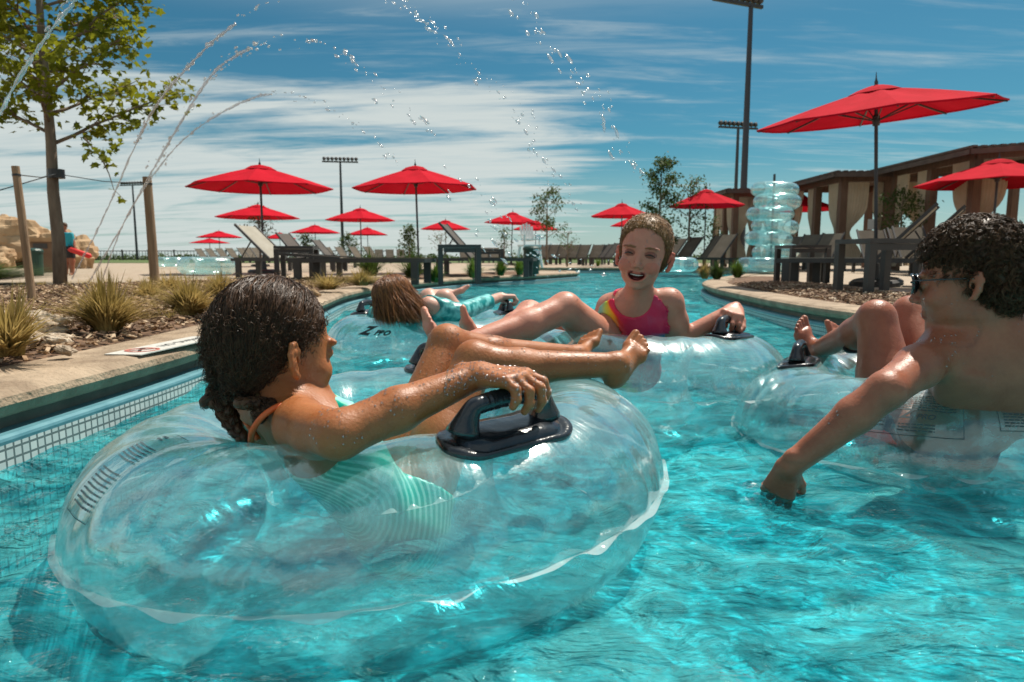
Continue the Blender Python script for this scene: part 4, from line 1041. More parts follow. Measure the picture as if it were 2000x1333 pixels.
def tube_mesh(T, nu=220, nv=72):
    v = [tuple(T.l(360*i/nu, 360*j/nv)) for i in range(nu) for j in range(nv)]
    f = [(i*nv+j, i*nv+(j+1) % nv, ((i+1) % nu)*nv+(j+1) % nv, ((i+1) % nu)*nv+j) for i in range(nu) for j in range(nv)]
    f = [q[::-1] for q in f]
    me = bpy.data.meshes.new('tube_body'); me.from_pydata(v, [], f); uv = me.uv_layers.new(name='UVMap')
    for p in me.polygons:
        p.use_smooth = True
        for li in p.loop_indices:
            vi = me.loops[li].vertex_index; i, j = vi//nv, vi % nv; fi = p.index//nv; fj = p.index % nv
            if i == 0 and fi == nu-1: i = nu
            if j == 0 and fj == nv-1: j = nv
            uv.data[li].uv = (i/nu, j/nv)
    me.materials.append(M['vinyl']); return me
def seam_mesh(T, nu=420, inner=False, width=.014):
    r = random.Random(int(T.seed*10)); ph = [r.uniform(0, 6.3) for _ in range(5)]; v = []
    for i in range(nu):
        a = 2*PI*i/nu; ad = 360*i/nu; wave = .0055*math.sin(a*24+ph[0]+1.5*math.sin(a*5+ph[1]))+.0035*math.sin(a*39+ph[2]+2*math.sin(a*3+ph[3]))
        for j in range(4):
            t = j/3; R = T.Ro-.001+width*t if not inner else T.R-T.r+.001-width*t
            x, y = R*math.cos(a), R*math.sin(a); v.append((x, y, T.tx*x+T.ty*y+wave*t**1.3))
    f = [(i*4+j, i*4+j+1, ((i+1) % nu)*4+j+1, ((i+1) % nu)*4+j) for i in range(nu) for j in range(3)]; return v, f
def make_tube(T, lab, grp='clear river tubes afloat'):
    root = link(bpy.data.objects.new('river_tube', tube_mesh(T))); root.location = T.c; tag(root, lab, 'inner tube', grp)
    v, f = seam_mesh(T); mesh_obj('seam', v, f, M['seam'], root, smooth=True)
    v, f = seam_mesh(T, inner=True, width=.012); mesh_obj('seam', v, f, M['seam'], root, smooth=True)
    zc = T.c.z; rw = T.R+math.sqrt(max(0, T.r**2-zc**2)); mb = MB(); P = []
    for i in range(241):
        a = 2*PI*i/240; x, y = math.cos(a), math.sin(a); zt = -(zc+T.tx*x*T.Ro+T.ty*y*T.Ro); q = T.R+math.sqrt(max(0, T.r**2-zt**2))+.004
        P.append((q*x, q*y, -zc+.003+.002*math.sin(a*31)))
    mb.tube(P, [.0030+.0020*math.sin(i*.9)*math.sin(i*.37) for i in range(241)], 6, cap=False); mb.obj('water_film', M['film'], root, smooth=True)
    return root
def conform(T, V, u0, v0, rot=0.0, off=.0015, flipu=False):
    """flat (x, y[, z]) drawing -> on the tube at (u0, v0); x runs along the ring, y round the section"""
    out = []; c, s = math.cos(rot), math.sin(rot)
    for p in V:
        x, y = p[0]*c-p[1]*s, p[0]*s+p[1]*c; z = p[2] if len(p) > 2 else 0
        if flipu: x = -x
        rr = T.R+T.r*math.cos(math.radians(v0)); out.append(tuple(T.l(u0+math.degrees(x/rr), v0+math.degrees(y/T.r), off+z)))
    return out
def handle(T, root, u0, v0, rot=0.0, L_=.122, Wd=.060, flip=False):
    # base plate: rounded, cambered, laid on the skin
    def stad(l, w, n=10):
        pts = []
        for q, (cx, cy) in enumerate(((l-w*.85, w*.15), (-l+w*.85, w*.15), (-l+w*.85, -w*.15), (l-w*.85, -w*.15))):
            for i in range(n+1): a = PI/2*(q+i/n); pts.append((cx+w*.85*math.cos(a), cy+w*.85*math.sin(a)))
        return pts
    rings = [(1.0, -.001), (1.0, .005), (.97, .008), (.86, .0085), (.83, .005), (.80, .0055), (.77, .0105), (.45, .012), (.15, .012)]
    v = []; n = len(stad(1, .5)); f = []
    for s_, h in rings: v += [(x, y, h) for x, y in stad(L_*s_+(0 if s_ > .5 else 0), Wd*s_)]
    for j in range(len(rings)-1): f += [(j*n+i, j*n+(i+1) % n, (j+1)*n+(i+1) % n, (j+1)*n+i) for i in range(n)]
    f.append(tuple((len(rings)-1)*n+i for i in range(n)))
    hd = mesh_obj('handle', conform(T, v, u0, v0, rot, .001), f, M['rubber'], root, smooth=True)
    path = []; rad = []
    for i in range(61):
        t = i/60; s = -1+2*t; e = abs(s)
        if e > .66: k = (e-.66)/.34; x = .083*math.copysign(.72+.26*k**.75, s); z = .008+.042*(1-k**2.0); r_ = .0150+.014*k**3
        else: x = .083*.72*s/.66; z = .050+.005*(1-(e/.66)**2); r_ = .0150
        if e < .5: r_ += .0011*math.sin(s*110)
        path.append((x, 0, z)); rad.append(r_)
    W_ = conform(T, path, u0, v0, rot, 0)
    # straighten the grip between its feet
    A = Vector(W_[0]); B = Vector(W_[-1]); mid = Vector(T.l(u0, v0, 0)); up = (mid-Vector(T.l(u0, v0, -.05))).normalized(); ax = (B-A).normalized(); base = (A+B)/2
    pts = [base+ax*p[0]*1.0+up*(p[2]-.004) for p in path]
    MB().tube(pts, rad, 16).obj('grip', M['rubber'], hd, smooth=True)
    return base+up*.048, ax, up
def frame_lines(T, root, u0, v0, w, h, rot, bars=(), name='warning_print', rows=(), logo=None, seed=1, flipu=False, th=.0013):
    r = random.Random(seed); V = []; F = []
    def rect(x0, y0, x1, y1):
        n = max(1, int(abs(x1-x0)/.02)); m_ = max(1, int(abs(y1-y0)/.02))
        for i in range(n):
            for j in range(m_):
                xa, xb = x0+(x1-x0)*i/n, x0+(x1-x0)*(i+1)/n; ya, yb = y0+(y1-y0)*j/m_, y0+(y1-y0)*(j+1)/m_
                b = len(V); V.extend([(xa, ya), (xb, ya), (xb, yb), (xa, yb)]); F.append((b, b+1, b+2, b+3))
    rect(-w/2, -h/2, w/2, -h/2+th); rect(-w/2, h/2-th, w/2, h/2); rect(-w/2, -h/2, -w/2+th, h/2); rect(w/2-th, -h/2, w/2, h/2)
    for x in bars: rect(x, -h/2, x+th, h/2)
    for (x0, x1, y0, y1, n, lh) in rows:      # small print too fine to read: rows of word-length dashes
        for i in range(n):
            y = y1-(y1-y0)*(i+.5)/n; x = x0
            while x < x1: ww = r.uniform(.004, .014); e = min(x+ww, x1); rect(x, y-lh/2, e, y+lh/2); x = e+.0022
    if logo:
        for (txt, size, x, y, sh, bold) in logo:
            tv, tf = text_mesh(txt, size, sh, bold); b = len(V); V.extend([(a+x, c+y) for a, c in tv]); F.extend([tuple(i+b for i in q) for q in tf])
    mesh_obj(name, conform(T, V, u0, v0, rot, .0016, flipu), F, M['ink2'], root)
def words(T, root, txt, size, u0, v0, rot, shear=.0, bold=.0, name='lettering', flipu=False):
    V, F = text_mesh(txt, size, shear, bold); xs = [p[0] for p in V]; V = [(x-(min(xs)+max(xs))/2, y-size*.35) for x, y in V]
    mesh_obj(name, conform(T, V, u0, v0, rot, .0016, flipu), F, M['ink'], root)

T1 = Tube((-.284, 1.453, .122), .60, .179, .060, -.013)
T2 = Tube((1.324, 2.075, .084), .60, .191, .053, -.033)
T3 = Tube((.431, 2.60, .155), .60, .181, -.040, -.030)
T4 = Tube((-.432, 3.80, .106), .60, .180, 0, 0)
t1 = make_tube(T1, 'large clear tube nearest the camera, carrying the dark haired girl in teal')
t2 = make_tube(T2, 'clear tube cut by the right edge, carrying the curly haired boy')
t3 = make_tube(T3, 'clear tube carrying the laughing child in the pink swimsuit')
t4 = make_tube(T4, 'clear tube farthest back, carrying the red haired child in a teal rash guard')
H1 = handle(T1, t1, -53, 78); handle(T1, t1, 75, 92)
H2 = handle(T2, t2, 150, 88); handle(T2, t2, 20, 88)
H3 = handle(T3, t3, -38, 92); handle(T3, t3, 150, 92)
H4 = handle(T4, t4, 15, 90); handle(T4, t4, 165, 90)
# printed warnings: the small print, frames and marks
frame_lines(T1, t1, -136, 60, .105, .20, PI/2*0, (), rows=[(-.045, .045, -.085, -.012, 9, .0032), (-.045, .040, .008, .052, 6, .0032), (-.03, .0, .068, .086, 2, .005)], seed=3)
frame_lines(T2, t2, -131, 48, .26, .135, 0, (), rows=[(-.02, .115, .0, .055, 7, .0028), (-.115, -.03, -.05, .055, 10, .0028), (.0, .075, -.058, -.034, 3, .0028)], logo=[('Z', .040, .000, -.022, .25, .0012), ('PRO', .020, .034, -.022, .3, .0004)], seed=4)
frame_lines(T2, t2, -98, 52, .22, .115, 0, (), rows=[(-.1, .1, -.048, .05, 12, .0028)], seed=5)
words(T1, t1, 'Left-hand', .042, 93, 70, 0, .15, .0012)
p4 = (-112, 60)
words(T4, t4, 'Z', .078, -121, 50, 0, .35, .005); words(T4, t4, 'PRO', .042, -111, 46, 0, .35, .0022)
words(T2, t2, 'Z', .09, 128, 70, PI, .25, .003)
frame_lines(T1, t1, 38, 80, .20, .07, .0, rows=[(-.09, .09, -.03, .03, 3, .006)], seed=8)

# the stack of spare tubes round a pole on the right deck, and loose ones
def small_tube(x, y, z, lab, grp, R=.56, r=.17, tx=0, ty=0, sh=None):
    if small_tube.me is None:
        T = Tube((0, 0, 0), R, r, 0, 0); small_tube.me = tube_mesh(T, 64, 28); small_tube.T = T; small_tube.h = None
    o = link(bpy.data.objects.new('river_tube', small_tube.me)); o.location = (x, y, z); o.rotation_euler = (ty, tx, (x*7+z*9) % 6); tag(o, lab, 'inner tube', grp)
    v, f = seam_mesh(small_tube.T, 120); 
    if small_tube.h is None: s = mesh_obj('seam', v, f, M['seam'], o, smooth=True); small_tube.h = s.data
    else: s = link(bpy.data.objects.new('seam', small_tube.h), o)
    return o
small_tube.me = None
q = at(1507, 503, 17.0)
st = [(0, .17, 'bottom tube of the stack on the right deck'), (.11, .50, 'second tube from the bottom of the stack'), (-.10, .83, 'third tube from the bottom of the stack'), (.06, 1.15, 'middle tube of the stack of clear tubes'), (-.09, 1.47, 'third tube from the top of the stack'), (.09, 1.78, 'second tube from the top of the stack'), (.0, 2.08, 'topmost tube of the stack beneath a red umbrella')]
for i, (dx, z, lab) in enumerate(st): small_tube(q.x+dx, 17.0+.05*(i % 2), .26+z*.95, lab, 'clear tubes stacked round the pole', tx=.05*((-1)**i), ty=.04*((-1)**(i//2)))
g = empty('stack_pole', (q.x-.02, 17.0, .26), 0, 'thin dark pole running up through the stack of clear tubes', 'pole'); MB().tube([(0, 0, 0), (0, 0, 2.35)], .03, 8).obj('post', M['dark'], g)
for z in (.9, 1.6): MB().tube([(-.13, -.04, z), (-.10, -.04, z+.08), (.10, -.04, z+.08), (.13, -.04, z)], .014, 6).obj('hook', M['dark'], g)
small_tube(q.x-.55, 16.2, .26+.17, 'loose clear tube lying at the left foot of the stack', 'loose clear tubes on the deck')
q2 = at(1336, 503, 15.5); small_tube(q2.x, 16.4, .26+.17, 'lone clear tube lying on the coping right of the laughing child', 'loose clear tubes on the deck')
for i, (px, D, lab) in enumerate([(405, 13.5, 'pale blue tube lying behind the dry grass left of the loungers'), (335, 24, 'small clear tube far off between the far stake and the lounger row')]):
    q = at(px, 503, D); small_tube(q.x, D, .26+.18, lab, 'clear tubes far off on the left')
# ---------------------------------------------------------------- skin, cloth and hair materials
def skin_mat(name, base, c2, red, wet=.30):
    m, N, L, b = newmat(name)
    n = tex(N, L, 'noise', 17, 9, rough=.65); n2 = tex(N, L, 'noise', 170, 5, rough=.6); at_ = N.new('ShaderNodeAttribute'); at_.attribute_name = 'tint'
    c = cramp(N, L, n.outputs['Fac'], [(.3, base), (.7, c2)]); mx = N.new('ShaderNodeMix'); mx.data_type = 'RGBA'; mx.blend_type = 'MULTIPLY'; mx.inputs[0].default_value = 1
    L.new(c, mx.inputs[6]); L.new(at_.outputs['Color'], mx.inputs[7]); L.new(mx.outputs[2], b.inputs['Base Color'])
    b.inputs['Roughness'].default_value = wet; b.inputs['Specular IOR Level'].default_value = .42
    b.inputs['Subsurface Weight'].default_value = .25; b.inputs['Subsurface Radius'].default_value = (1, .35, .18); b.inputs['Subsurface Scale'].default_value = .010
    rr = N.new('ShaderNodeMapRange'); L.new(n.outputs['Fac'], rr.inputs[0]); rr.inputs[1].default_value = .4; rr.inputs[2].default_value = .6; rr.inputs[3].default_value = wet; rr.inputs[4].default_value = wet+.2; L.new(rr.outputs[0], b.inputs['Roughness'])
    bp = N.new('ShaderNodeBump'); bp.inputs['Strength'].default_value = .30; bp.inputs['Distance'].default_value = .004; L.new(n2.outputs['Fac'], bp.inputs['Height']); L.new(bp.outputs[0], b.inputs['Normal']); return m
M['skinA'] = skin_mat('brown_skin', (.33, .108, .034), (.43, .155, .055), 0, .34)
M['skinB'] = skin_mat('fair_skin', (.52, .205, .135), (.62, .28, .19), 0, .36)
M['skinC'] = skin_mat('tanned_skin', (.31, .098, .052), (.42, .155, .088), 0, .30)
M['skinD'] = skin_mat('pale_skin', (.60, .32, .24), (.68, .38, .29), 0, .35)
def hair_mat(name, c1, c2, rough=.32, spec=.6):
    m, N, L, b = newmat(name); g = N.new('ShaderNodeNewGeometry'); b.inputs['Roughness'].default_value = rough; b.inputs['Specular IOR Level'].default_value = spec
    L.new(cramp(N, L, g.outputs['Random Per Island'], [(0, c1), (1, c2)]), b.inputs['Base Color']); return m
M['hairA'] = hair_mat('dark_brown_hair', (.012, .0055, .003), (.12, .058, .028), .40, .3)
M['hairB'] = hair_mat('short_golden_brown_hair', (.10, .048, .018), (.36, .19, .07), .42, .35)
M['hairC'] = hair_mat('curly_dark_hair', (.014, .007, .004), (.13, .065, .03), .45, .25)
M['hairD'] = hair_mat('red_brown_wet_hair', (.07, .022, .008), (.36, .14, .04), .35, .4)
M['tooth'] = mat('teeth', (.75, .72, .66), .25)
M['mouth'] = mat('mouth_inside', (.16, .02, .02), .4)
M['eye'] = mat('eye_dark', (.02, .015, .012), .15)
M['nail'] = mat('nail', (.55, .33, .26), .3)
def suit_teal():
    m, N, L, b = newmat('teal_scallop_swimsuit'); b.inputs['Roughness'].default_value = .35
    tc = N.new('ShaderNodeTexCoord'); mp = N.new('ShaderNodeMapping'); L.new(tc.outputs['Object'], mp.inputs[0]); mp.inputs['Location'].default_value = (.36, -1.22, -.12)
    w = N.new('ShaderNodeTexWave'); w.wave_type = 'RINGS'; w.rings_direction = 'SPHERICAL'; L.new(mp.outputs[0], w.inputs['Vector']); w.inputs['Scale'].default_value = 27; w.inputs['Distortion'].default_value = 1.2
    n = tex(N, L, 'voronoi', 130)
    mul = N.new('ShaderNodeMath'); mul.operation = 'MULTIPLY'; L.new(w.outputs['Fac'], mul.inputs[0]); L.new(n.outputs['Distance'], mul.inputs[1])
    L.new(cramp(N, L, w.outputs['Fac'], [(.25, (.0, .46, .33)), (.55, (.02, .62, .47)), (.8, (.34, .85, .70))]), b.inputs['Base Color']); return m
M['teal'] = suit_teal(); M['orange'] = mat('orange_strap', (.80, .14, .03), .5)
def suit_rainbow():
    m, N, L, b = newmat('pink_rainbow_swimsuit'); b.inputs['Roughness'].default_value = .4
    at_ = N.new('ShaderNodeAttribute'); at_.attribute_name = 'band'; n = tex(N, L, 'noise', 12, 3)
    ad = N.new('ShaderNodeMath'); ad.operation = 'MULTIPLY_ADD'; L.new(n.outputs['Fac'], ad.inputs[0]); ad.inputs[1].default_value = .10; L.new(at_.outputs['Fac'], ad.inputs[2])
    c = cramp(N, L, ad.outputs[0], [(0, (.10, .42, .48)), (.12, (.18, .50, .40)), (.22, (.45, .60, .05)), (.32, (.85, .38, .01)), (.42, (.80, .03, .02)), (.52, (.70, .01, .06)), (.85, (.66, .008, .08)), (.97, (.02, .20, .34))]); L.new(c, b.inputs['Base Color'])
    n3 = tex(N, L, 'noise', 30, 3); bp = N.new('ShaderNodeBump'); bp.inputs['Strength'].default_value = .5; bp.inputs['Distance'].default_value = .01; L.new(n3.outputs['Fac'], bp.inputs['Height']); L.new(bp.outputs[0], b.inputs['Normal']); return m
M['rainbow'] = suit_rainbow(); M['pink'] = mat('pink_trim', (.68, .01, .085), .4)
M['rash'] = mat('teal_rash_guard', (.0, .24, .24), .35, (.20, .62, .60), 26, .2, 40, lo=.42, hi=.60)
M['shorts'] = mat('dark_swim_shorts', (.012, .012, .016), .6); M['redstripe'] = mat('red_stripe_cloth', (.70, .03, .025), .6)
M['lens'] = mat('sunglass_lens', (.02, .05, .07), .08, spec=.9)
def dropmat():
    m = bpy.data.materials.new('skin_droplet'); m.use_nodes = True; nt = m.node_tree; N = nt.nodes; L = nt.links; N.clear()
    out = N.new('ShaderNodeOutputMaterial'); t = N.new('ShaderNodeBsdfTransparent'); t.inputs[0].default_value = (.93, .93, .93, 1); g = N.new('ShaderNodeBsdfGlossy'); g.inputs['Roughness'].default_value = .12
    mx = N.new('ShaderNodeMixShader'); mx.inputs[0].default_value = .30; L.new(t.outputs[0], mx.inputs[1]); L.new(g.outputs[0], mx.inputs[2]); L.new(mx.outputs[0], out.inputs[0]); return m
M['droplet'] = dropmat()

def set_tint(o, L=None, laugh=False, extra=None):
    me = o.data; n = len(me.vertices); co_ = np.empty(n*3); me.vertices.foreach_get('co', co_); P = co_.reshape(-1, 3); T = np.ones((n, 4))
    if L is not None:
        q = L.inv(P)
        if laugh:
            e = np.sqrt((q[:, 0]/.032)**2+((q[:, 2]+.060-7*q[:, 0]**2)/.0185)**2+((q[:, 1]-.088)/.03)**2); m_ = (e < .94) & (q[:, 2] < -.0485+7*q[:, 0]**2); T[m_, :3] = (.88, .56, .54)
            m2 = (np.sqrt((q[:, 0]/.0245)**2+((q[:, 2]+.060-7*q[:, 0]**2)/.0135)**2) < 1) & (q[:, 1] > .04) & (q[:, 1] < .084); T[m2, :3] = (.20, .05, .05)
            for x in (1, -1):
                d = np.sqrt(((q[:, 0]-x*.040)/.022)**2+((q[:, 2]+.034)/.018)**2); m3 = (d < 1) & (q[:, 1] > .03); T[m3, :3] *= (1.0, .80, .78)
                d = np.sqrt(((q[:, 0]-x*.030)/.017)**2+((q[:, 2]-.003)/.010)**2); m4 = (d < 1) & (q[:, 1] > .05); T[m4, :3] *= (.52, .40, .38)  # shadow of the eye sockets painted into the skin tint
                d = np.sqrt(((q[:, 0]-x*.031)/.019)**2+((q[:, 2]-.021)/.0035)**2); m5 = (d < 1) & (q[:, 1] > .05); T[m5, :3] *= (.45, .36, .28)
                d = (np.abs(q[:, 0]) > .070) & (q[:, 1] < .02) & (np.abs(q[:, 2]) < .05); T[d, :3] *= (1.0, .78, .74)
        else:
            m_ = (np.abs(q[:, 0]) < .024) & (np.abs(q[:, 2]+.061) < .008) & (q[:, 1] > .07) & (q[:, 1] < .12); T[m_, :3] = (.9, .55, .55)
    if extra is not None: T[:, :3] *= extra(P)
    a = me.attributes.new('tint', 'FLOAT_COLOR', 'POINT'); a.data.foreach_set('color', T.ravel())
def make_person(b, h, fine, m, lab, L, laugh=False, extra=None):
    V, F = skin(b, h, fine); o = mesh_obj('person', V, F, m, smooth=True); tag(o, lab, 'person'); set_tint(o, L, laugh, extra); return o
def cloth(b, h, off, region, name, m, parent, fine=()):
    V, F = skin(b, h, fine, off, region); return mesh_obj(name, V, F, m, parent, smooth=True)
def droplets(o, num, seed, rmin=.0009, rmax=.0026, test=None, name='water_droplets', zup=-.2):
    me = o.data; r = random.Random(seed); P = me.polygons; mb = MB(); n = len(P); k = 0; tries = 0
    while k < num and tries < num*60:
        tries += 1; p = P[r.randrange(n)]
        if p.normal.z < zup or (test and not test(p.center)): continue
        if mnoise.noise(p.center*9) < -.08+.25*r.random(): continue
        s = rmin*.7+(rmax-rmin)*1.15*r.random()**2.5; mb.ball(p.center+p.normal*s*.15, s, 6, (1, 1, 1)); k += 1
    d = mb.obj(name, M['droplet'], o, smooth=True); d['kind'] = 'stuff'; return d
def ribbon_hair(strands, w, name, m, parent, n=3):
    v = []; f = []
    for S in strands:
        b = len(v); k = len(S); prev = None
        for i, p in enumerate(S):
            t = (S[min(i+1, k-1)]-S[max(i-1, 0)]); L_ = np.linalg.norm(t)+1e-9; t = t/L_
            x = np.cross(t, (0.13, .31, .94)) if prev is None else prev-t*np.dot(prev, t)
            nx = np.linalg.norm(x); x = x/(nx+1e-9); prev = x; y = np.cross(t, x); ww = w*(1-.75*(i/(k-1))**3)
            for j in range(n): a = 2*PI*j/n; v.append(tuple(p+(x*math.cos(a)+y*math.sin(a))*ww))
        for i in range(k-1):
            for j in range(n): f.append((b+i*n+j, b+i*n+(j+1) % n, b+(i+1)*n+(j+1) % n, b+(i+1)*n+j))
    return mesh_obj(name, v, f, m, parent, smooth=True)
A3 = lambda v: np.array(v, float)
def side_of(n, p): n = unit(n); p = A3(p); return lambda x, y, z: (x-p[0])*n[0]+(y-p[1])*n[1]+(z-p[2])*n[2]   # positive = outside
def legcut(h, l, d, rad=.080):      # only what lies beyond d along the thigh and near its axis
    h = A3(h); l = A3(l)
    def g(x, y, z):
        s = (x-h[0])*l[0]+(y-h[1])*l[1]+(z-h[2])*l[2]; q = np.sqrt(np.maximum((x-h[0])**2+(y-h[1])**2+(z-h[2])**2-s*s, 0)); return np.minimum(s-d, rad-q)
    return g
def near_axis(p, q, rad):
    p = A3(p); d = A3(q)-p; L2 = float(d@d)
    def g(x, y, z):
        t = np.clip(((x-p[0])*d[0]+(y-p[1])*d[1]+(z-p[2])*d[2])/L2, 0, 1); return np.sqrt((x-p[0]-t*d[0])**2+(y-p[1]-t*d[1])**2+(z-p[2]-t*d[2])**2)-rad
    return g
def both(*fs):
    def g(x, y, z):
        d = fs[0](x, y, z)
        for f in fs[1:]: d = np.maximum(d, f(x, y, z))
        return d
    return g

# ================================================================ the dark haired girl in the nearest tube
def girl():
    b = Body(); a = lambda *q: A3(at(*q))
    hf = unit((math.sin(math.radians(41)), math.cos(math.radians(41)), -.10)); R = frame(hf, (-.06, 0, 1)); L = Loc(a(543, 690, 1.24), R, 1.10)
    head(b, L, ears=(1,), nose=.97)
    nb = a(563, 800, 1.215); chest = a(655, 890, 1.27); waist = a(720, 970, 1.33); hip = a(775, 1030, 1.38)
    b.cone(L(0, -.018, -.055), nb, .043, .042, .02)
    shr = a(588, 832, 1.125); shl = a(478, 800, 1.33)
    b.cone(nb, shr, .040, .040, .03); b.cone(nb, shl, .040, .040, .03)
    up = unit(nb-hip); ax = unit(shl-shr); fr = np.cross(up, ax); fr = unit(fr if fr[1] > 0 else -fr)
    Rt = np.array([ax, fr, np.cross(ax, fr)])
    b.ell(chest, (.112, .078, .125), np.array([ax, fr, up]), .04)
    b.ell((chest+nb)/2+fr*.005, (.108, .066, .07), np.array([ax, fr, up]), .04)
    b.ell(waist, (.098, .072, .10), np.array([ax, fr, up]), .04)
    b.ell(hip, (.115, .095, .095), np.array([ax, fr, up]), .04)
    # right arm to the grip
    g0, gax, gup = H1; g0 = A3(T1.c)+A3(g0); gax = A3(gax); gup = A3(gup)
    el = a(662, 850, .985); fwd = unit(np.cross(gax, gup)); 
    if fwd[1] > 0: fwd = -fwd                      # across the grip, towards the outer side
    wr = a(915, 795, 1.125)
    b.chain([shr, (shr+el)/2+A3((0, 0, -.004)), el], [.044, .039, .035], .02)
    hl = unit((.86, -.46, .0)); wr = g0-hl*.062+gup*.034
    b.chain([el, el*.6+wr*.4, wr], [.035, .034, .0225], .015); HR = frame(hl, gup+A3((0, 0, .3))); LH = Loc(wr, HR, .92)
    # finger side: index away from the camera
    side = 1 if np.dot(HR[0], (0.5, 1, 0)) > 0 else -1
    hand(b, LH, side, [(.40, .95, .55), (.50, 1.0, .55), (.55, 1.0, .6), (.45, .95, .6)], thumb=(.5, .9), spread=.22)
    # left arm, down beside the hip
    e2 = a(545, 905, 1.47); w2 = a(690, 900, 1.60); b.chain([shl, e2, w2], [.042, .033, .023], .02); hand(b, Loc(w2, frame((.9, .4, .1), (0, 0, 1)), .9), -1, (.3, .4, .3))
    # legs
    hr = a(800, 1020, 1.34); kr = a(926, 706, 1.55); ar = a(1205, 712, 1.60); hl_ = a(752, 1000, 1.43); kl = a(873, 672, 1.66); al = a(1128, 694, 1.93)
    b.chain([hr, hr*.5+kr*.5+A3((-.004, 0, 0)), kr], [.074, .061, .044], .02); b.chain([kr, kr*.68+ar*.32+A3((0, 0, -.012)), ar], [.043, .042, .027], .02)
    b.chain([hl_, hl_*.5+kl*.5, kl], [.074, .060, .044], .02); b.chain([kl, kl*.68+al*.32+A3((0, 0, -.012)), al], [.043, .040, .027], .02)
    b.ell(kr+A3((0, -.005, .012)), (.032, .032, .030), None, .02); b.ell(kl+A3((0, -.005, .012)), (.032, .032, .030), None, .02)
    fy = unit(a(1284, 664, 1.69)-a(1222, 752, 1.62)); FR = frame(fy, unit(A3((-.45, -.85, .35)))); LF = Loc(ar, FR, .95); foot(b, LF, -1 if FR[0][0] > 0 else 1)
    fy = unit(a(1160, 630, 2.02)-a(1135, 705, 1.93)); F2 = frame(fy, unit(A3((-.5, -.8, .4)))); LF2 = Loc(al, F2, .92); foot(b, LF2, 1 if F2[0][0] > 0 else -1)
    wl = A3(wr)
    fine = [(tuple(wl-.03+A3((-.02, -.10, -.06))), tuple(wl+A3((.17, .09, .10))), .0026),
            (tuple(L(0, .0, 0)-A3((.02, .10, .15))), tuple(L(0, 0, 0)+A3((.14, .14, .11))), .0026),
            (tuple(ar+A3((-.03, -.10, -.09))), tuple(ar+A3((.17, .20, .16))), .003)]
    def soles(P):
        t = np.ones((len(P), 3)); q = LF.inv(P); m_ = (q[:, 2] < -.045) & (np.abs(q[:, 0]) < .05) & (q[:, 1] > -.06) & (q[:, 1] < .16) & (np.linalg.norm(q, axis=1) < .19); t[m_] = (1.15, 1.2, 1.25); return t
    o = make_person(b, .0055, fine, M['skinA'], 'girl with dark braided hair and orange straps in the nearest tube, seen from behind', L, extra=soles)
    # swimsuit: teal one-piece, scooped at the back
    sq = lambda p, n: side_of(n, p)
    top = side_of(up*1.0-fr*.35, nb-up*.075+fr*.0)
    notarm = side_of(-ax, shr+ax*.030); notarm2 = side_of(ax, shl-ax*.030)
    lr = unit(kr-hr); leg = lambda x, y, z: np.minimum(side_of(lr, hr+lr*.055)(x, y, z), 1e3)
    ll = unit(kl-hl_); tb = Body(); tb.p = [q for q in b.p if np.linalg.norm(q[1]-L.o) > .12 and (q[0] == 'e' or q[3] > .013)]
    s = cloth(tb, .005, .0045, both(top, near_axis(nb, hip, .165), legcut(hr, lr, .075), legcut(hl_, ll, .075), legcut(shr-unit(el-shr)*.03, unit(el-shr), .0, .07), legcut(shl, unit(e2-shl), -.02, .06), legcut(el, unit(wr-el), -.05, .06)), 'swimsuit', M['teal'], o)
    # orange halter straps over the shoulders and round the neck
    k = MB(); pr = lambda *q: a(*q)
    def strap(pts, w=.011, th=.0025):
        P = [A3(p) for p in pts]; S = []
        for i in range(len(P)-1):
            p0, p1, p2, p3 = P[max(i-1, 0)], P[i], P[i+1], P[min(i+2, len(P)-1)]
            for j in range(6): t = j/6; S.append(.5*((2*p1)+(-p0+p2)*t+(2*p0-5*p1+4*p2-p3)*t*t+(-p0+3*p1-3*p2+p3)*t**3))
        S.append(P[-1]); k.tube(S, w*.5, 8)
    strap([a(575, 788, 1.175), a(548, 792, 1.140), a(515, 812, 1.125), a(494, 840, 1.135), a(490, 862, 1.155)])
    k.obj('shoulder_strap', M['orange'], s, smooth=True); k = MB()
    strap([a(474, 766, 1.285), a(466, 790, 1.275), a(470, 812, 1.27), a(486, 832, 1.26), a(505, 860, 1.25)])
    k.obj('shoulder_strap', M['orange'], s, smooth=True)
    # front of the top visible past the arm
    fm = MB(); pts = [a(608, 778, 1.27), a(640, 792, 1.25), a(678, 806, 1.22), a(700, 830, 1.2)]
    fm.tube(pts, [.012, .020, .022, .02], 10); fm.obj('top_edge', M['teal'], s, smooth=True)
    # nails
    # hair: a close cap under combed and frizzy strands, two low braids
    hb = Body(); hb.ell(L(0, -.018, .050), A3((.077, .094, .078))*1.06, R, .02); hb.ell(L(-.010, -.062, .000), A3((.060, .046, .056))*1.04, R, .05); hb.ell(L(-.02, -.056, -.042), A3((.042, .032, .036))*1.1, R, .04)
    face = side_of(unit(R[1]*1.0-R[2]*.62), L(0, .060, .050)); low = side_of(unit(R[1]*.9-R[2]*.6), L(0, .006, -.02))
    V, F = skin(hb, .0045, (), 0, both(face, lambda x, y, z: np.minimum(low(x, y, z), side_of(-R[2], L(0, 0, .045))(x, y, z))))
    rn = np.random.RandomState(3); C0 = L(0, -.02, .02)
    for i in range(len(V)):
        d = unit(V[i]-C0); V[i] += d*(.0035*mnoise.noise(Vector(V[i]*75))+.002*mnoise.noise(Vector(V[i]*200)))
    cap = mesh_obj('hair', V, F, M['hairA'], o, smooth=True)
    # strands travel over the cap from the parting to the gathers
    kd = __import__('mathutils').kdtree.KDTree(len(V))
    for i, p in enumerate(V): kd.insert(p, i)
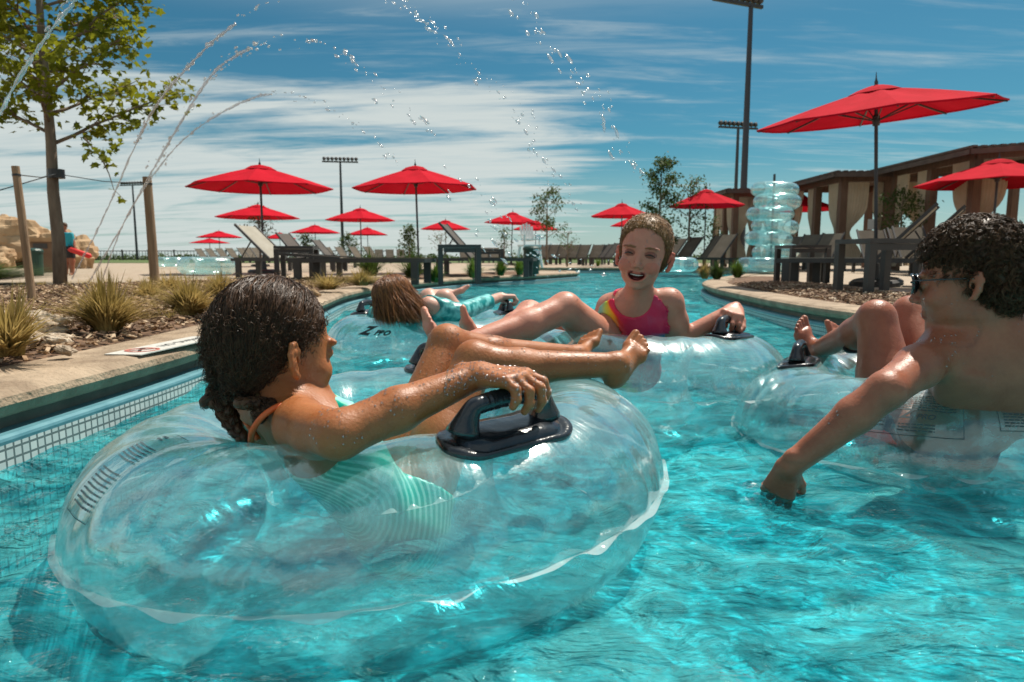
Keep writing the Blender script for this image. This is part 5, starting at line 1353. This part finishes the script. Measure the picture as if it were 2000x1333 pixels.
    kd.balance(); me = cap.data; nrm = np.array([v.normal for v in me.vertices])
    gL = L(-.055, -.085, -.085); gR = L(.040, -.080, -.075); S = []
    for i in range(7600):
        t = rn.uniform(-.15, 1.0); sgn = rn.choice([-1, 1]); ang = t*2.5; 
        st = L(sgn*.006+rn.normal(0, .003), .07*math.cos(ang*1.0)-.03, .05+.11*math.sin(ang)) if rn.rand() < .45 else A3(V[rn.randint(len(V))])
        sx = L.inv(st)[0]; g = gL if (sgn < 0 if abs(sx) < .02 else sx < 0) else gR
        p = A3(st); path = []; m_ = 14
        for j in range(m_):
            co_, ix, ds = kd.find(p); lift = .001+.0022*rn.rand()+.0018*max(0, math.sin(j*.9+i))*(.15 if j < 6 else 1); q = A3(co_)+nrm[ix]*lift+rn.normal(0, .0004 if j < 6 else .0012, 3)
            path.append(q); d = g-q; dl = np.linalg.norm(d)
            if dl < .018: break
            d = d/dl; d = d-nrm[ix]*np.dot(d, nrm[ix]); p = q+unit(d)*min(.014, dl)
        if len(path) > 3: S.append(path)
    for i in range(2600):      # frizz: short curls standing off the surface
        v0 = V[rn.randint(len(V))]; co_, ix, ds = kd.find(v0); nn = nrm[ix]; q = L.inv(v0)
        if q[2] > .060 and rn.rand() < .92: continue
        t1_ = unit(np.cross(nn, rn.normal(0, 1, 3))); t2_ = np.cross(nn, t1_); ph = rn.uniform(0, 6.3); rad = rn.uniform(.002, .0055); path = []
        ln = rn.uniform(.008, .020); dr = unit(nn*.8+t1_*rn.normal(0, .9)+A3((0, 0, -.2)))
        for j in range(12): u = j/11; path.append(A3(v0)+dr*ln*u+nn*.003+(t1_*math.cos(ph+u*9)+t2_*math.sin(ph+u*9))*rad*min(1, u*3))
        S.append(path)
    ribbon_hair(S, .00062, 'strands', M['hairA'], cap)
    def braid(pts, r0, name):
        P = [A3(p) for p in pts]; SS = []
        for i in range(len(P)-1):
            p0, p1, p2, p3 = P[max(i-1, 0)], P[i], P[i+1], P[min(i+2, len(P)-1)]
            for j in range(10): t = j/10; SS.append(.5*((2*p1)+(-p0+p2)*t+(2*p0-5*p1+4*p2-p3)*t*t+(-p0+3*p1-3*p2+p3)*t**3))
        m_ = len(SS); mb = MB(); st = []
        for q in range(3):
            path = []; rr = []
            for i, p in enumerate(SS):
                u = i/(m_-1); ph = u*16+q*2*PI/3; s_ = r0*(1-.45*u); path.append(p+A3((math.sin(ph)*s_*.75, math.sin(ph*2)*s_*.45, 0))); rr.append(s_*.72)
            mb.tube(path, rr, 8)
            for h in range(150):
                hp = []; o1 = rn.normal(0, 1, 3); o1 /= np.linalg.norm(o1)
                i0 = rn.randint(0, m_-12)
                for i in range(12): hp.append(A3(path[i0+i])+o1*rr[i0+i]*(1.02+.25*rn.rand())+rn.normal(0, .0008, 3))
                st.append(hp)
        bo = mb.obj(name, M['hairA'], cap, smooth=True); ribbon_hair(st, .0008, 'strands', M['hairA'], bo); return bo
    braid([gL, a(432, 760, 1.20), a(440, 800, 1.19), a(458, 835, 1.18), a(478, 862, 1.17)], .016, 'braid')
    braid([gR, a(520, 790, 1.155), a(508, 806, 1.14), a(505, 826, 1.15)], .014, 'braid')
    box_ok = lambda c: c.z > .14
    droplets(o, 2200, 5, .0008, .0024, lambda c: c.z > .2 and (c.x > -.30))
    # beaded print line: nails on the visible fingers
    return o, b, LH
girl()

# ================================================================ the laughing child in pink
def child():
    b = Body(); a = lambda *q: A3(at(*q)); Y = 2.28
    hf = unit((-.34, -1, .03)); R = frame(hf, (.20, .14, 1)); L = Loc(a(1257, 500, Y), R, 1.12)
    head(b, L, laugh=True)
    nb = a(1243, 588, 2.36); chest = a(1240, 640, 2.42); hip = a(1225, 712, 2.60)
    b.cone(L(0, -.02, -.055), nb, .046, .047, .02)
    shl = a(1306, 592, 2.36); shr = a(1192, 600, 2.44)       # her left is to the right of the picture
    b.cone(nb, shl, .045, .048, .03); b.cone(nb, shr, .045, .044, .03)
    up = unit(nb-hip); ax = unit(shl-shr); fr = unit(np.cross(up, ax)); fr = fr if fr[1] < 0 else -fr; RT = np.array([ax, fr, up])
    b.ell(chest, (.115, .078, .12), RT, .04); b.ell((chest+nb)/2, (.110, .060, .065), RT, .04); b.ell((chest+hip)/2, (.10, .075, .12), RT, .04); b.ell(hip, (.118, .10, .10), RT, .04)
    el = a(1342, 655, 2.20); wr = a(1372, 628, 2.30)
    g0, gax, gup = H3; g0 = A3(T3.c)+A3(g0); gax = A3(gax)
    wr = g0+gax*.01+A3((.035, .055, .030)); el = a(1338, 668, 2.33)+A3((0, .06, 0))
    b.chain([shl, (shl+el)/2, el], [.050, .044, .037], .02); b.chain([el, wr], [.036, .026], .015)
    HR = frame(unit(g0+A3((.0, -.03, .012))-wr), A3((.2, -.1, 1))); side = -1 if HR[0][0] > 0 else 1
    hand(b, Loc(wr, HR, .98), -1, (.75, 1.2, .9), thumb=(.6, .8), spread=.05)
    e2 = a(1158, 655, 2.50); w2 = a(1110, 690, 2.35); b.chain([shr, e2, w2], [.044, .036, .026], .02); hand(b, Loc(w2, frame((-.5, -.6, -.2), (0, 0, 1)), .95), 1, (.3, .5, .3))
    h1 = a(1225, 712, 2.50); k1 = a(1104, 602, 2.22); a1 = a(876, 684, 1.98); h2 = a(1190, 700, 2.62); k2 = a(1034, 614, 2.55); a2 = a(946, 668, 2.20)
    b.chain([h1, (h1+k1)/2, k1], [.085, .070, .050], .02); b.chain([k1, k1*.65+a1*.35+A3((0, 0, -.01)), a1], [.049, .047, .029], .02)
    b.chain([h2, (h2+k2)/2, k2], [.085, .070, .050], .02); b.chain([k2, k2*.65+a2*.35+A3((0, 0, -.01)), a2], [.049, .046, .029], .02)
    F1 = frame(unit(A3((-.18, -.10, 1))), unit(A3((1, .4, .2)))); foot(b, Loc(a1, F1, 1.0), 1)
    F2 = frame(unit(A3((-.30, .0, 1))), unit(A3((1, .3, .3)))); foot(b, Loc(a2, F2, 1.0), -1)
    o = make_person(b, .007, [(tuple(L.o-A3((.12, .15, .155))), tuple(L.o+A3((.14, .13, .14))), .0025), (tuple(wr-A3((.09, .12, .06))), tuple(wr+A3((.06, .06, .07))), .003)], M['skinB'], 'laughing child with short golden brown hair facing the camera in a pink and rainbow swimsuit', L, True)
    pts = []; k = MB()
    # upper teeth as one curved row
    v = []; f = []; n = 10
    for i in range(n+1):
        x = -.0195+.039*i/n; y = .0795-12*x*x; dz = -.0006*(i % 2); up_ = 7.5*x*x
        v += [tuple(L(x, y, -.0520+up_)), tuple(L(x, y+.001, -.0595+dz+up_*1.2)), tuple(L(x, y-.004, -.0520+up_))]
    for i in range(n): f += [(3*i, 3*i+3, 3*i+4, 3*i+1), (3*i, 3*i+2, 3*i+5, 3*i+3)]
    mesh_obj('teeth', v, f, M['tooth'], o)
    tb_ = MB(); tb_.ball((0, 0, 0), 1, 12); mesh_obj('tongue', [tuple(L(p[0]*.014, .066+p[1]*.012, -.069+p[2]*.005)) for p in tb_.v], tb_.f, M['mouth'], o, smooth=True)
    for x in (-1, 1):      # squinting: a thin dark slit with lashes between the lids
        e = MB(); e.tube([L(x*.018, .0870, .0000), L(x*.025, .0905, .0026), L(x*.031, .0905, .0034), L(x*.038, .0868, .0015), L(x*.045, .080, -.0015)], [.0010, .0024, .0028, .0023, .0010], 6); e.obj('eye', M['eye'], o, smooth=True)
        br = MB(); br.tube([L(x*.014, .0885, .0185), L(x*.028, .0890, .0240), L(x*.043, .080, .0195)], [.0016, .0022, .001], 6); br.obj('eyebrow', M['hairB'], o, smooth=True)
    # swimsuit
    tb = Body(); tb.p = [q for q in b.p if np.linalg.norm(q[1]-L.o) > .15 and (q[0] == 'e' or q[3] > .013)]; ela = unit(el-shl); era = unit(e2-shr)
    nc = nb+fr*.075+up*.078
    neckcut = lambda x, y, z: .064-np.sqrt(((x-nc[0])*.95)**2+((y-nc[1])*.35)**2+(z-nc[2])**2)
    armr = lambda p: (lambda x, y, z: .058-np.sqrt((x-p[0])**2+.3*(y-p[1])**2+(z-p[2])**2))
    lg1, lg2 = unit(k1-h1), unit(k2-h2)
    reg = both(neckcut, near_axis(nb, hip, .165), legcut(shl-ela*.07+A3((.016, 0, .01)), ela, .0, .066), legcut(shr-era*.07-A3((.016, 0, -.01)), era, .0, .066), legcut(el, unit(wr-el), -.05, .06), legcut(e2, unit(w2-e2), -.05, .06), legcut(h1, lg1, .09), legcut(h2, lg2, .09), side_of(up, nb+up*.055))
    s = cloth(tb, .005, .005, reg, 'swimsuit', M['rainbow'], o)
    me = s.data; n = len(me.vertices); P = np.empty(n*3); me.vertices.foreach_get('co', P); P = P.reshape(-1, 3); x = (P-chest)@ax; zz = (P-chest)@up
    band = np.clip((x+.105)/.215-.0, 0, 1); e_ = np.clip((zz-.080+.55*x)/.02, 0, 1); band = band*(1-e_)+np.clip(band, .58, .80)*e_
    me.attributes.new('band', 'FLOAT', 'POINT').data.foreach_set('value', band)
    k = MB(); 
    pass
    # short cropped hair
    hb = Body(); hb.ell(L(0, -.014, .048), A3((.0760, .0940, .0760))*1.12, R, .02); hb.ell(L(0, -.03, 0), A3((.071, .073, .06))*1.12, R, .03)
    rg = both(side_of(unit(R[1]*1.0-R[2]*.75), L(0, .058, .064)), side_of(-R[2]+R[1]*.8, L(0, -.03, -.035)))
    V, F = skin(hb, .005, (), 0, rg)
    for i in range(len(V)): d = unit(V[i]-L(0, 0, .02)); V[i] += d*.0015*mnoise.noise(Vector(V[i]*60))
    cap = mesh_obj('hair', V, F, M['hairB'], o, smooth=True); rn = np.random.RandomState(9); nrm = np.array([v_.normal for v_ in cap.data.vertices]); S = []
    for i in range(8000):
        j = rn.randint(len(V)); nn = nrm[j]; q = L.inv(V[j]); fw = unit(R[1]*1.0-R[2]*.9+R[0]*np.sign(q[0])*.5); t = fw-nn*np.dot(fw, nn); d = unit(nn*.35+t+rn.normal(0, .35, 3)); ln = rn.uniform(.008, .018); path = []
        cx = unit(np.cross(nn, d))
        for u in np.linspace(0, 1, 5): path.append(V[j]+d*ln*u-nn*ln*.35*u*u+cx*math.sin(u*3+i)*.002)
        S.append(path)
    ribbon_hair(S, .0006, 'strands', M['hairB'], cap)
    droplets(o, 350, 15, .001, .003, lambda c: c.z > .25)
child()

# ================================================================ the curly haired boy at the right
def boy():
    b = Body(); a = lambda *q: A3(at(*q))
    hf = unit((-math.sin(math.radians(52)), math.cos(math.radians(52)), -.10)); R = frame(hf, (.04, 0, 1)); L = Loc(a(1893, 552, 1.62), R, 1.16)
    head(b, L, ears=(-1,))
    nb = A3((1.155, 1.60, .415)); shl = a(1838, 690, 1.62); shr = A3((1.36, 1.50, .385)); chest = A3((1.20, 1.66, .27)); hip = A3((1.23, 1.93, .06))
    b.cone(L(0, -.02, -.055), nb, .056, .058, .02)
    b.cone(nb, shl, .052, .050, .03); b.cone(nb, shr, .052, .050, .03)
    up = unit(nb-hip); ax = unit(shr-shl); fr = unit(np.cross(up, ax)); fr = fr if fr[1] > 0 else -fr; RT = np.array([ax, fr, up])
    b.ell(chest, (.150, .095, .16), RT, .05); b.ell((nb+chest)/2, (.155, .075, .09), RT, .05); b.ell((chest+hip)/2, (.128, .09, .14), RT, .05); b.ell(hip, (.145, .115, .11), RT, .05)
    b.ell(shl+ax*.05-fr*.06-up*.07, (.05, .022, .07), RT, .04)
    el = a(1732, 762, 1.46); wr = a(1541, 912, 1.50); tip = a(1503, 1000, 1.55)
    b.chain([shl, (shl*.55+el*.45)+A3((0, 0, .004)), el], [.052, .047, .040], .025); b.chain([el, el*.68+wr*.32, wr], [.040, .040, .026], .015)
    HR = frame(unit(tip-wr), unit(A3((-.35, -1, .25)))); LH = Loc(wr, HR, .90); hand(b, LH, -1, [(.25, .5, .4), (.3, .6, .4), (.35, .6, .45), (.4, .7, .5)], thumb=(.8, .5), spread=.12)
    e2 = A3((1.68, 1.62, .30)); w2 = A3((1.80, 1.86, .30)); b.chain([shr, e2, w2], [.052, .040, .027], .02); hand(b, Loc(w2, frame((.1, 1, -.1), (0, 0, 1)), 1.0), -1, (.4, .8, .5))
    h1 = A3((1.15, 2.00, .06)); k1 = a(1712, 622, 2.12); a1 = a(1600, 682, 2.46); h2 = A3((1.32, 2.00, .06)); k2 = a(1778, 612, 2.26); a2 = a(1665, 690, 2.56)
    b.chain([h1, (h1+k1)/2, k1], [.095, .078, .055], .025); b.chain([k1, k1*.68+a1*.32+A3((0, 0, -.015)), a1], [.053, .050, .031], .02)
    b.chain([h2, (h2+k2)/2, k2], [.095, .078, .055], .025); b.chain([k2, k2*.68+a2*.32+A3((0, 0, -.015)), a2], [.053, .050, .031], .02)
    F1 = frame(unit(A3((-.22, .25, 1))), unit(A3((.55, -1, .35)))); foot(b, Loc(a1+A3((0, 0, -.015)), F1, 1.08), 1)
    F2 = frame(unit(A3((-.2, .3, .9))), unit(A3((.5, -1, .3)))); foot(b, Loc(a2, F2, 1.08), -1)
    o = make_person(b, .007, [(tuple(np.minimum(wr, tip)-A3((.06, .07, .05))), tuple(np.maximum(wr, tip)+A3((.06, .06, .02))), .003), (tuple(a1-A3((.08, .09, .07))), tuple(a1+A3((.08, .12, .19))), .0032), (tuple(L.o-A3((.15, .06, .15))), tuple(L.o+A3((.0, .15, .08))), .003)], M['skinC'], 'curly haired boy in sunglasses seen from behind, one hand trailing in the water', L)
    # shorts
    tb = Body(); tb.p = [q for q in b.p if np.linalg.norm(q[1]-L.o) > .15 and (q[0] == 'e' or q[3] > .014)]; l1, l2 = unit(k1-h1), unit(k2-h2)
    s = cloth(tb, .007, .010, both(side_of(up, hip+up*.07), near_axis(hip, (h1+h2)/2+(l1+l2)*.1, .21), legcut(h1, l1, .17, .14), legcut(h2, l2, .17, .14)), 'swim_shorts', M['shorts'], o)
    sb = Body(); sb.p = list(tb.p)
    px_ = h1-A3((.05, 0, 0)); band = lambda x, y, z: np.abs((x-h1[0])*.4+(z-h1[2])*.9+(y-h1[1])*.3+.03)-.018
    cloth(sb, .006, .0125, both(side_of(up, hip+up*.065), legcut(h1, l1, .165, .14), legcut(h2, l2, .165, .14), band, side_of((1, 0, 0), h1+A3((.06, 0, 0)))), 'red_stripe', M['redstripe'], s)
    # sunglasses
    g = MB(); fr_ = lambda x, y, z: tuple(L(x, y, z))
    for x in (1, -1): 
        pts = [fr_(x*(.033+.026*math.cos(t)), .098-.016*abs(math.cos(t))*.5, .004+.020*math.sin(t)) for t in np.linspace(0, 2*PI, 15)]; g.tube(pts, .0035, 6)
        g.tube([fr_(x*.060, .090, .010), fr_(x*.072, .070, .010), fr_(x*.076, .0, .008), fr_(x*.074, -.012, -.002)], .0018, 6)
    g.tube([fr_(-.010, .101, .008), fr_(.010, .101, .008)], .003, 6)
    gl = g.obj('sunglasses', M['rubber'], o, smooth=True); l = MB()
    for x in (1, -1):
        c = len(l.v); l.v += [fr_(x*(.033+.026*math.cos(t)), .097-.016*abs(math.cos(t))*.5, .004+.020*math.sin(t)) for t in np.linspace(0, 2*PI, 14, endpoint=False)]; l.f.append(tuple(range(c, c+14)))
    l.obj('lens', M['lens'], gl)
    # curls
    hb = Body(); hb.ell(L(0, -.012, .055), A3((.080, .098, .084))*1.09, R, .02); hb.ell(L(0, -.055, .0), A3((.070, .055, .072))*1.09, R, .04)
    face = side_of(unit(R[1]*1.0-R[2]*.8), L(0, .070, .060)); low = side_of(unit(R[1]*1-R[2]*.25), L(0, -.008, 0))
    V, F = skin(hb, .006, (), 0, both(face, lambda x, y, z: np.minimum(low(x, y, z), side_of(-R[2], L(0, 0, .035))(x, y, z)), side_of(-R[2], L(0, 0, -.075))))
    cap = mesh_obj('hair', V, F, M['hairC'], o, smooth=True); rn = np.random.RandomState(19); nrm = np.array([v_.normal for v_ in cap.data.vertices]); S = []
    for i in range(1800):      # locks of a few hairs each, coiled
        j = rn.randint(len(V)); nn = nrm[j]; q = L.inv(V[j]); out = unit(nn*.9+rn.normal(0, .55, 3)); g_ = A3((0, 0, -1)); ln = rn.uniform(.024, .052); cr = rn.uniform(.0045, .0095); tn = rn.uniform(7, 13); ph = rn.uniform(0, 6.3)
        if q[2] < -.02: ln *= .6; 
        e1 = unit(np.cross(out, (.3, .2, .9))); e2_ = np.cross(out, e1)
        for h in range(7):
            path = []; dph = rn.normal(0, .35); dr = rn.normal(0, .0016, 3); l2_ = ln*rn.uniform(.8, 1.1)
            for u in np.linspace(0, 1, 13): path.append(V[j]-nn*.004+out*l2_*(u*.55)+g_*l2_*.45*u*u+(e1*math.cos(ph+dph+tn*u)+e2_*math.sin(ph+dph+tn*u))*cr*min(1, .25+u*2)+dr*(.3+u))
            S.append(path)
    ribbon_hair(S, .00070, 'curls', M['hairC'], cap)
    droplets(o, 700, 25, .0009, .0028, lambda c: c.z > .2)
boy()

# ================================================================ the red haired child lying back in the far tube
def lying():
    b = Body(); a = lambda *q: A3(at(*q))
    hf = unit((.55, .75, .25)); R = frame(hf, (-.15, -.35, .9)); L = Loc(a(774, 590, 3.42), R, 1.04); head(b, L, ears=(1,))
    nb = a(812, 612, 3.45); sh = a(838, 600, 3.42); shl = a(790, 600, 3.66); hip = a(880, 640, 3.80)
    b.cone(L(0, -.02, -.05), nb, .045, .045, .02); b.cone(nb, sh, .044, .048, .03); b.cone(nb, shl, .044, .045, .03)
    up = unit(nb-hip); ax = unit(sh-shl); fr = unit(np.cross(up, ax)); fr = fr if fr[2] > 0 else -fr; RT = np.array([ax, fr, up])
    b.ell(nb*.6+hip*.4, (.12, .08, .15), RT, .04); b.ell(hip, (.12, .10, .12), RT, .04)
    el = a(893, 612, 3.45); g0 = A3(T4.c)+A3(H4[0]); wr = g0+A3((-.03, -.04, .035)); b.chain([sh, (sh+el)/2, el], [.050, .045, .038], .02); b.chain([el, el*.6+wr*.4, wr], [.038, .036, .026], .015)
    hand(b, Loc(wr, frame(unit(A3((1, .35, .0))), (0, 0, 1)), .95), -1, (.9, 1.1, .8), thumb=(.5, .9), spread=.1)
    e2 = a(735, 612, 3.8); b.chain([shl, e2], [.045, .035], .02)
    k1 = a(838, 583, 3.95); k2 = a(868, 585, 3.78); a1 = a(872, 575, 4.24); a2 = a(905, 612, 4.1)
    b.chain([hip+A3((-.05, 0, 0)), k1], [.085, .055], .02); b.chain([k1, a1], [.052, .031], .02)
    b.chain([hip+A3((.06, 0, 0)), k2], [.085, .055], .02); b.chain([k2, a2], [.052, .031], .02)
    foot(b, Loc(a1, frame(unit(A3((.75, .1, .62))), unit(A3((-.5, -.3, .8)))), 1.05), 1)
    o = make_person(b, .009, [(tuple(wr-A3((.06, .07, .07))), tuple(wr+A3((.15, .10, .05))), .004), (tuple(a1-A3((.07, .07, .07))), tuple(a1+A3((.20, .10, .17))), .004)], M['skinD'], 'red haired child lying back in the farthest tube in a teal tie dye rash guard', L)
    tb = Body(); tb.p = [q for q in b.p if q[0] == 'e' and q[2].max() > .11 and np.linalg.norm(q[1]-L.o) > .1]; tb.cone(nb, sh, .044, .048, .03); tb.cone(nb, shl, .044, .045, .03)
    d = el*.6+wr*.4; tb.chain([sh, (sh+el)/2, el], [.052, .048, .042], .02); tb.chain([el, el*.25+wr*.75], [.042, .034], .015); tb.chain([shl, e2], [.047, .038], .02)
    cloth(tb, .007, .008, both(side_of(up, nb+up*.02), side_of(unit(wr-el), el*.3+wr*.7)), 'rash_guard', M['rash'], o)
    hb = Body(); hb.ell(L(0, -.018, .052), A3((.082, .100, .082))*1.04, R, .02); face = side_of(unit(R[1]-R[2]*.8), L(0, .06, .05)); V, F = skin(hb, .006, (), 0, face)
    cap = mesh_obj('hair', V, F, M['hairD'], o, smooth=True); rn = np.random.RandomState(29); nrm = np.array([v_.normal for v_ in cap.data.vertices]); S = []
    kd = __import__('mathutils').kdtree.KDTree(len(V)); [kd.insert(p, i) for i, p in enumerate(V)]; kd.balance(); fall = unit(a(800, 625, 3.30)-a(765, 560, 3.4))
    for i in range(3600):
        j = rn.randint(len(V)); p = A3(V[j]); path = []; sw = rn.normal(0, .30, 3); ln = rn.randint(10, 24); free = False
        gdir = unit(A3((.15+.75*max(0, rn.rand()-.2), -.32, -1))+sw*.4)
        for q in range(ln):
            if not free:
                co_, ix, ds = kd.find(p); nn = nrm[ix]; pt = A3(co_)+nn*rn.uniform(.002, .007); path.append(pt); t = gdir-nn*np.dot(gdir, nn)
                if np.dot(nn, gdir) > .25: free = True
                p = pt+unit(t)*.014
            else: p = p+unit(gdir+rn.normal(0, .12, 3))*.013; path.append(p.copy())
            if p[2] < .25+.09*rn.rand(): break
        if len(path) > 3: S.append(path)
    ribbon_hair(S, .0016, 'strands', M['hairD'], cap)
lying()

# ================================================================ the lifeguard far off behind the maple
def guard():
    b = Body(); D = 15.0; q = at(133, 503, D); f0 = A3((q.x, D, DECK)); P = lambda x, y, z: f0+A3((x, y, z))*.62
    b.chain([P(.10, 0, .08), P(.11, .02, .48), P(.08, 0, .90)], [.045, .06, .09], .03); b.chain([P(-.12, 0, .08), P(-.10, .02, .48), P(-.06, 0, .90)], [.045, .06, .09], .03)
    b.ell(P(0, 0, .98), (.10, .07, .09), None, .04); b.ell(P(-.02, 0, 1.25), (.12, .07, .17), None, .05); b.cone(P(-.03, 0, 1.42), P(-.04, 0, 1.55), .035, .03, .02); b.ell(P(-.04, .0, 1.68), (.048, .058, .075), None, .02)
    b.chain([P(.17, 0, 1.40), P(.25, -.02, 1.12), P(.34, -.10, .92)], [.038, .030, .022], .02); b.chain([P(-.20, 0, 1.40), P(-.30, -.02, 1.14), P(-.26, -.10, .92)], [.038, .030, .022], .02)
    for s in (1, -1): b.cone(P(.10*s, .02, .03), P(.12*s, -.16, .02), .026, .02, .02)
    o = make_person(b, .012, [], M['skinC'], 'lifeguard in a teal shirt half hidden by the maple trunk, holding a red float', None)
    tb = Body(); tb.p = list(b.p); cloth(tb, .012, .012, both(side_of((0, 0, 1), P(0, 0, 1.47)), side_of((0, 0, -1), P(0, 0, .98)), lambda x, y, z: np.abs(x-f0[0])-.165), 'shirt', mat('guard_shirt', (.02, .34, .42), .7), o)
    cloth(tb, .012, .014, both(side_of((0, 0, 1), P(0, 0, .99)), side_of((0, 0, -1), P(0, 0, .58)), lambda x, y, z: np.abs(x-f0[0])-.14), 'shorts', M['shorts'], o)
    hb = Body(); hb.ell(P(-.04, .01, 1.71), (.053, .060, .066), None, .02); V, F = skin(hb, .01); mesh_obj('hair', V, F, M['hairC'], o, smooth=True)
    t = empty('rescue_float', P(.30, -.14, .84), 0, 'red rescue float hanging from the lifeguard\'s hand', 'float'); MB().tube([(-.12, 0, .02), (-.06, 0, .02), (.16, 0, -.06), (.34, 0, -.12), (.38, 0, -.13)], [.02, .055, .06, .055, .02], 10).obj('foam', M['redstripe'], t, smooth=True); MB().tube([(-.12, 0, .02), (-.10, 0, .12), (.0, 0, .07)], .008, 6).obj('strap', M['dark'], t)
guard()
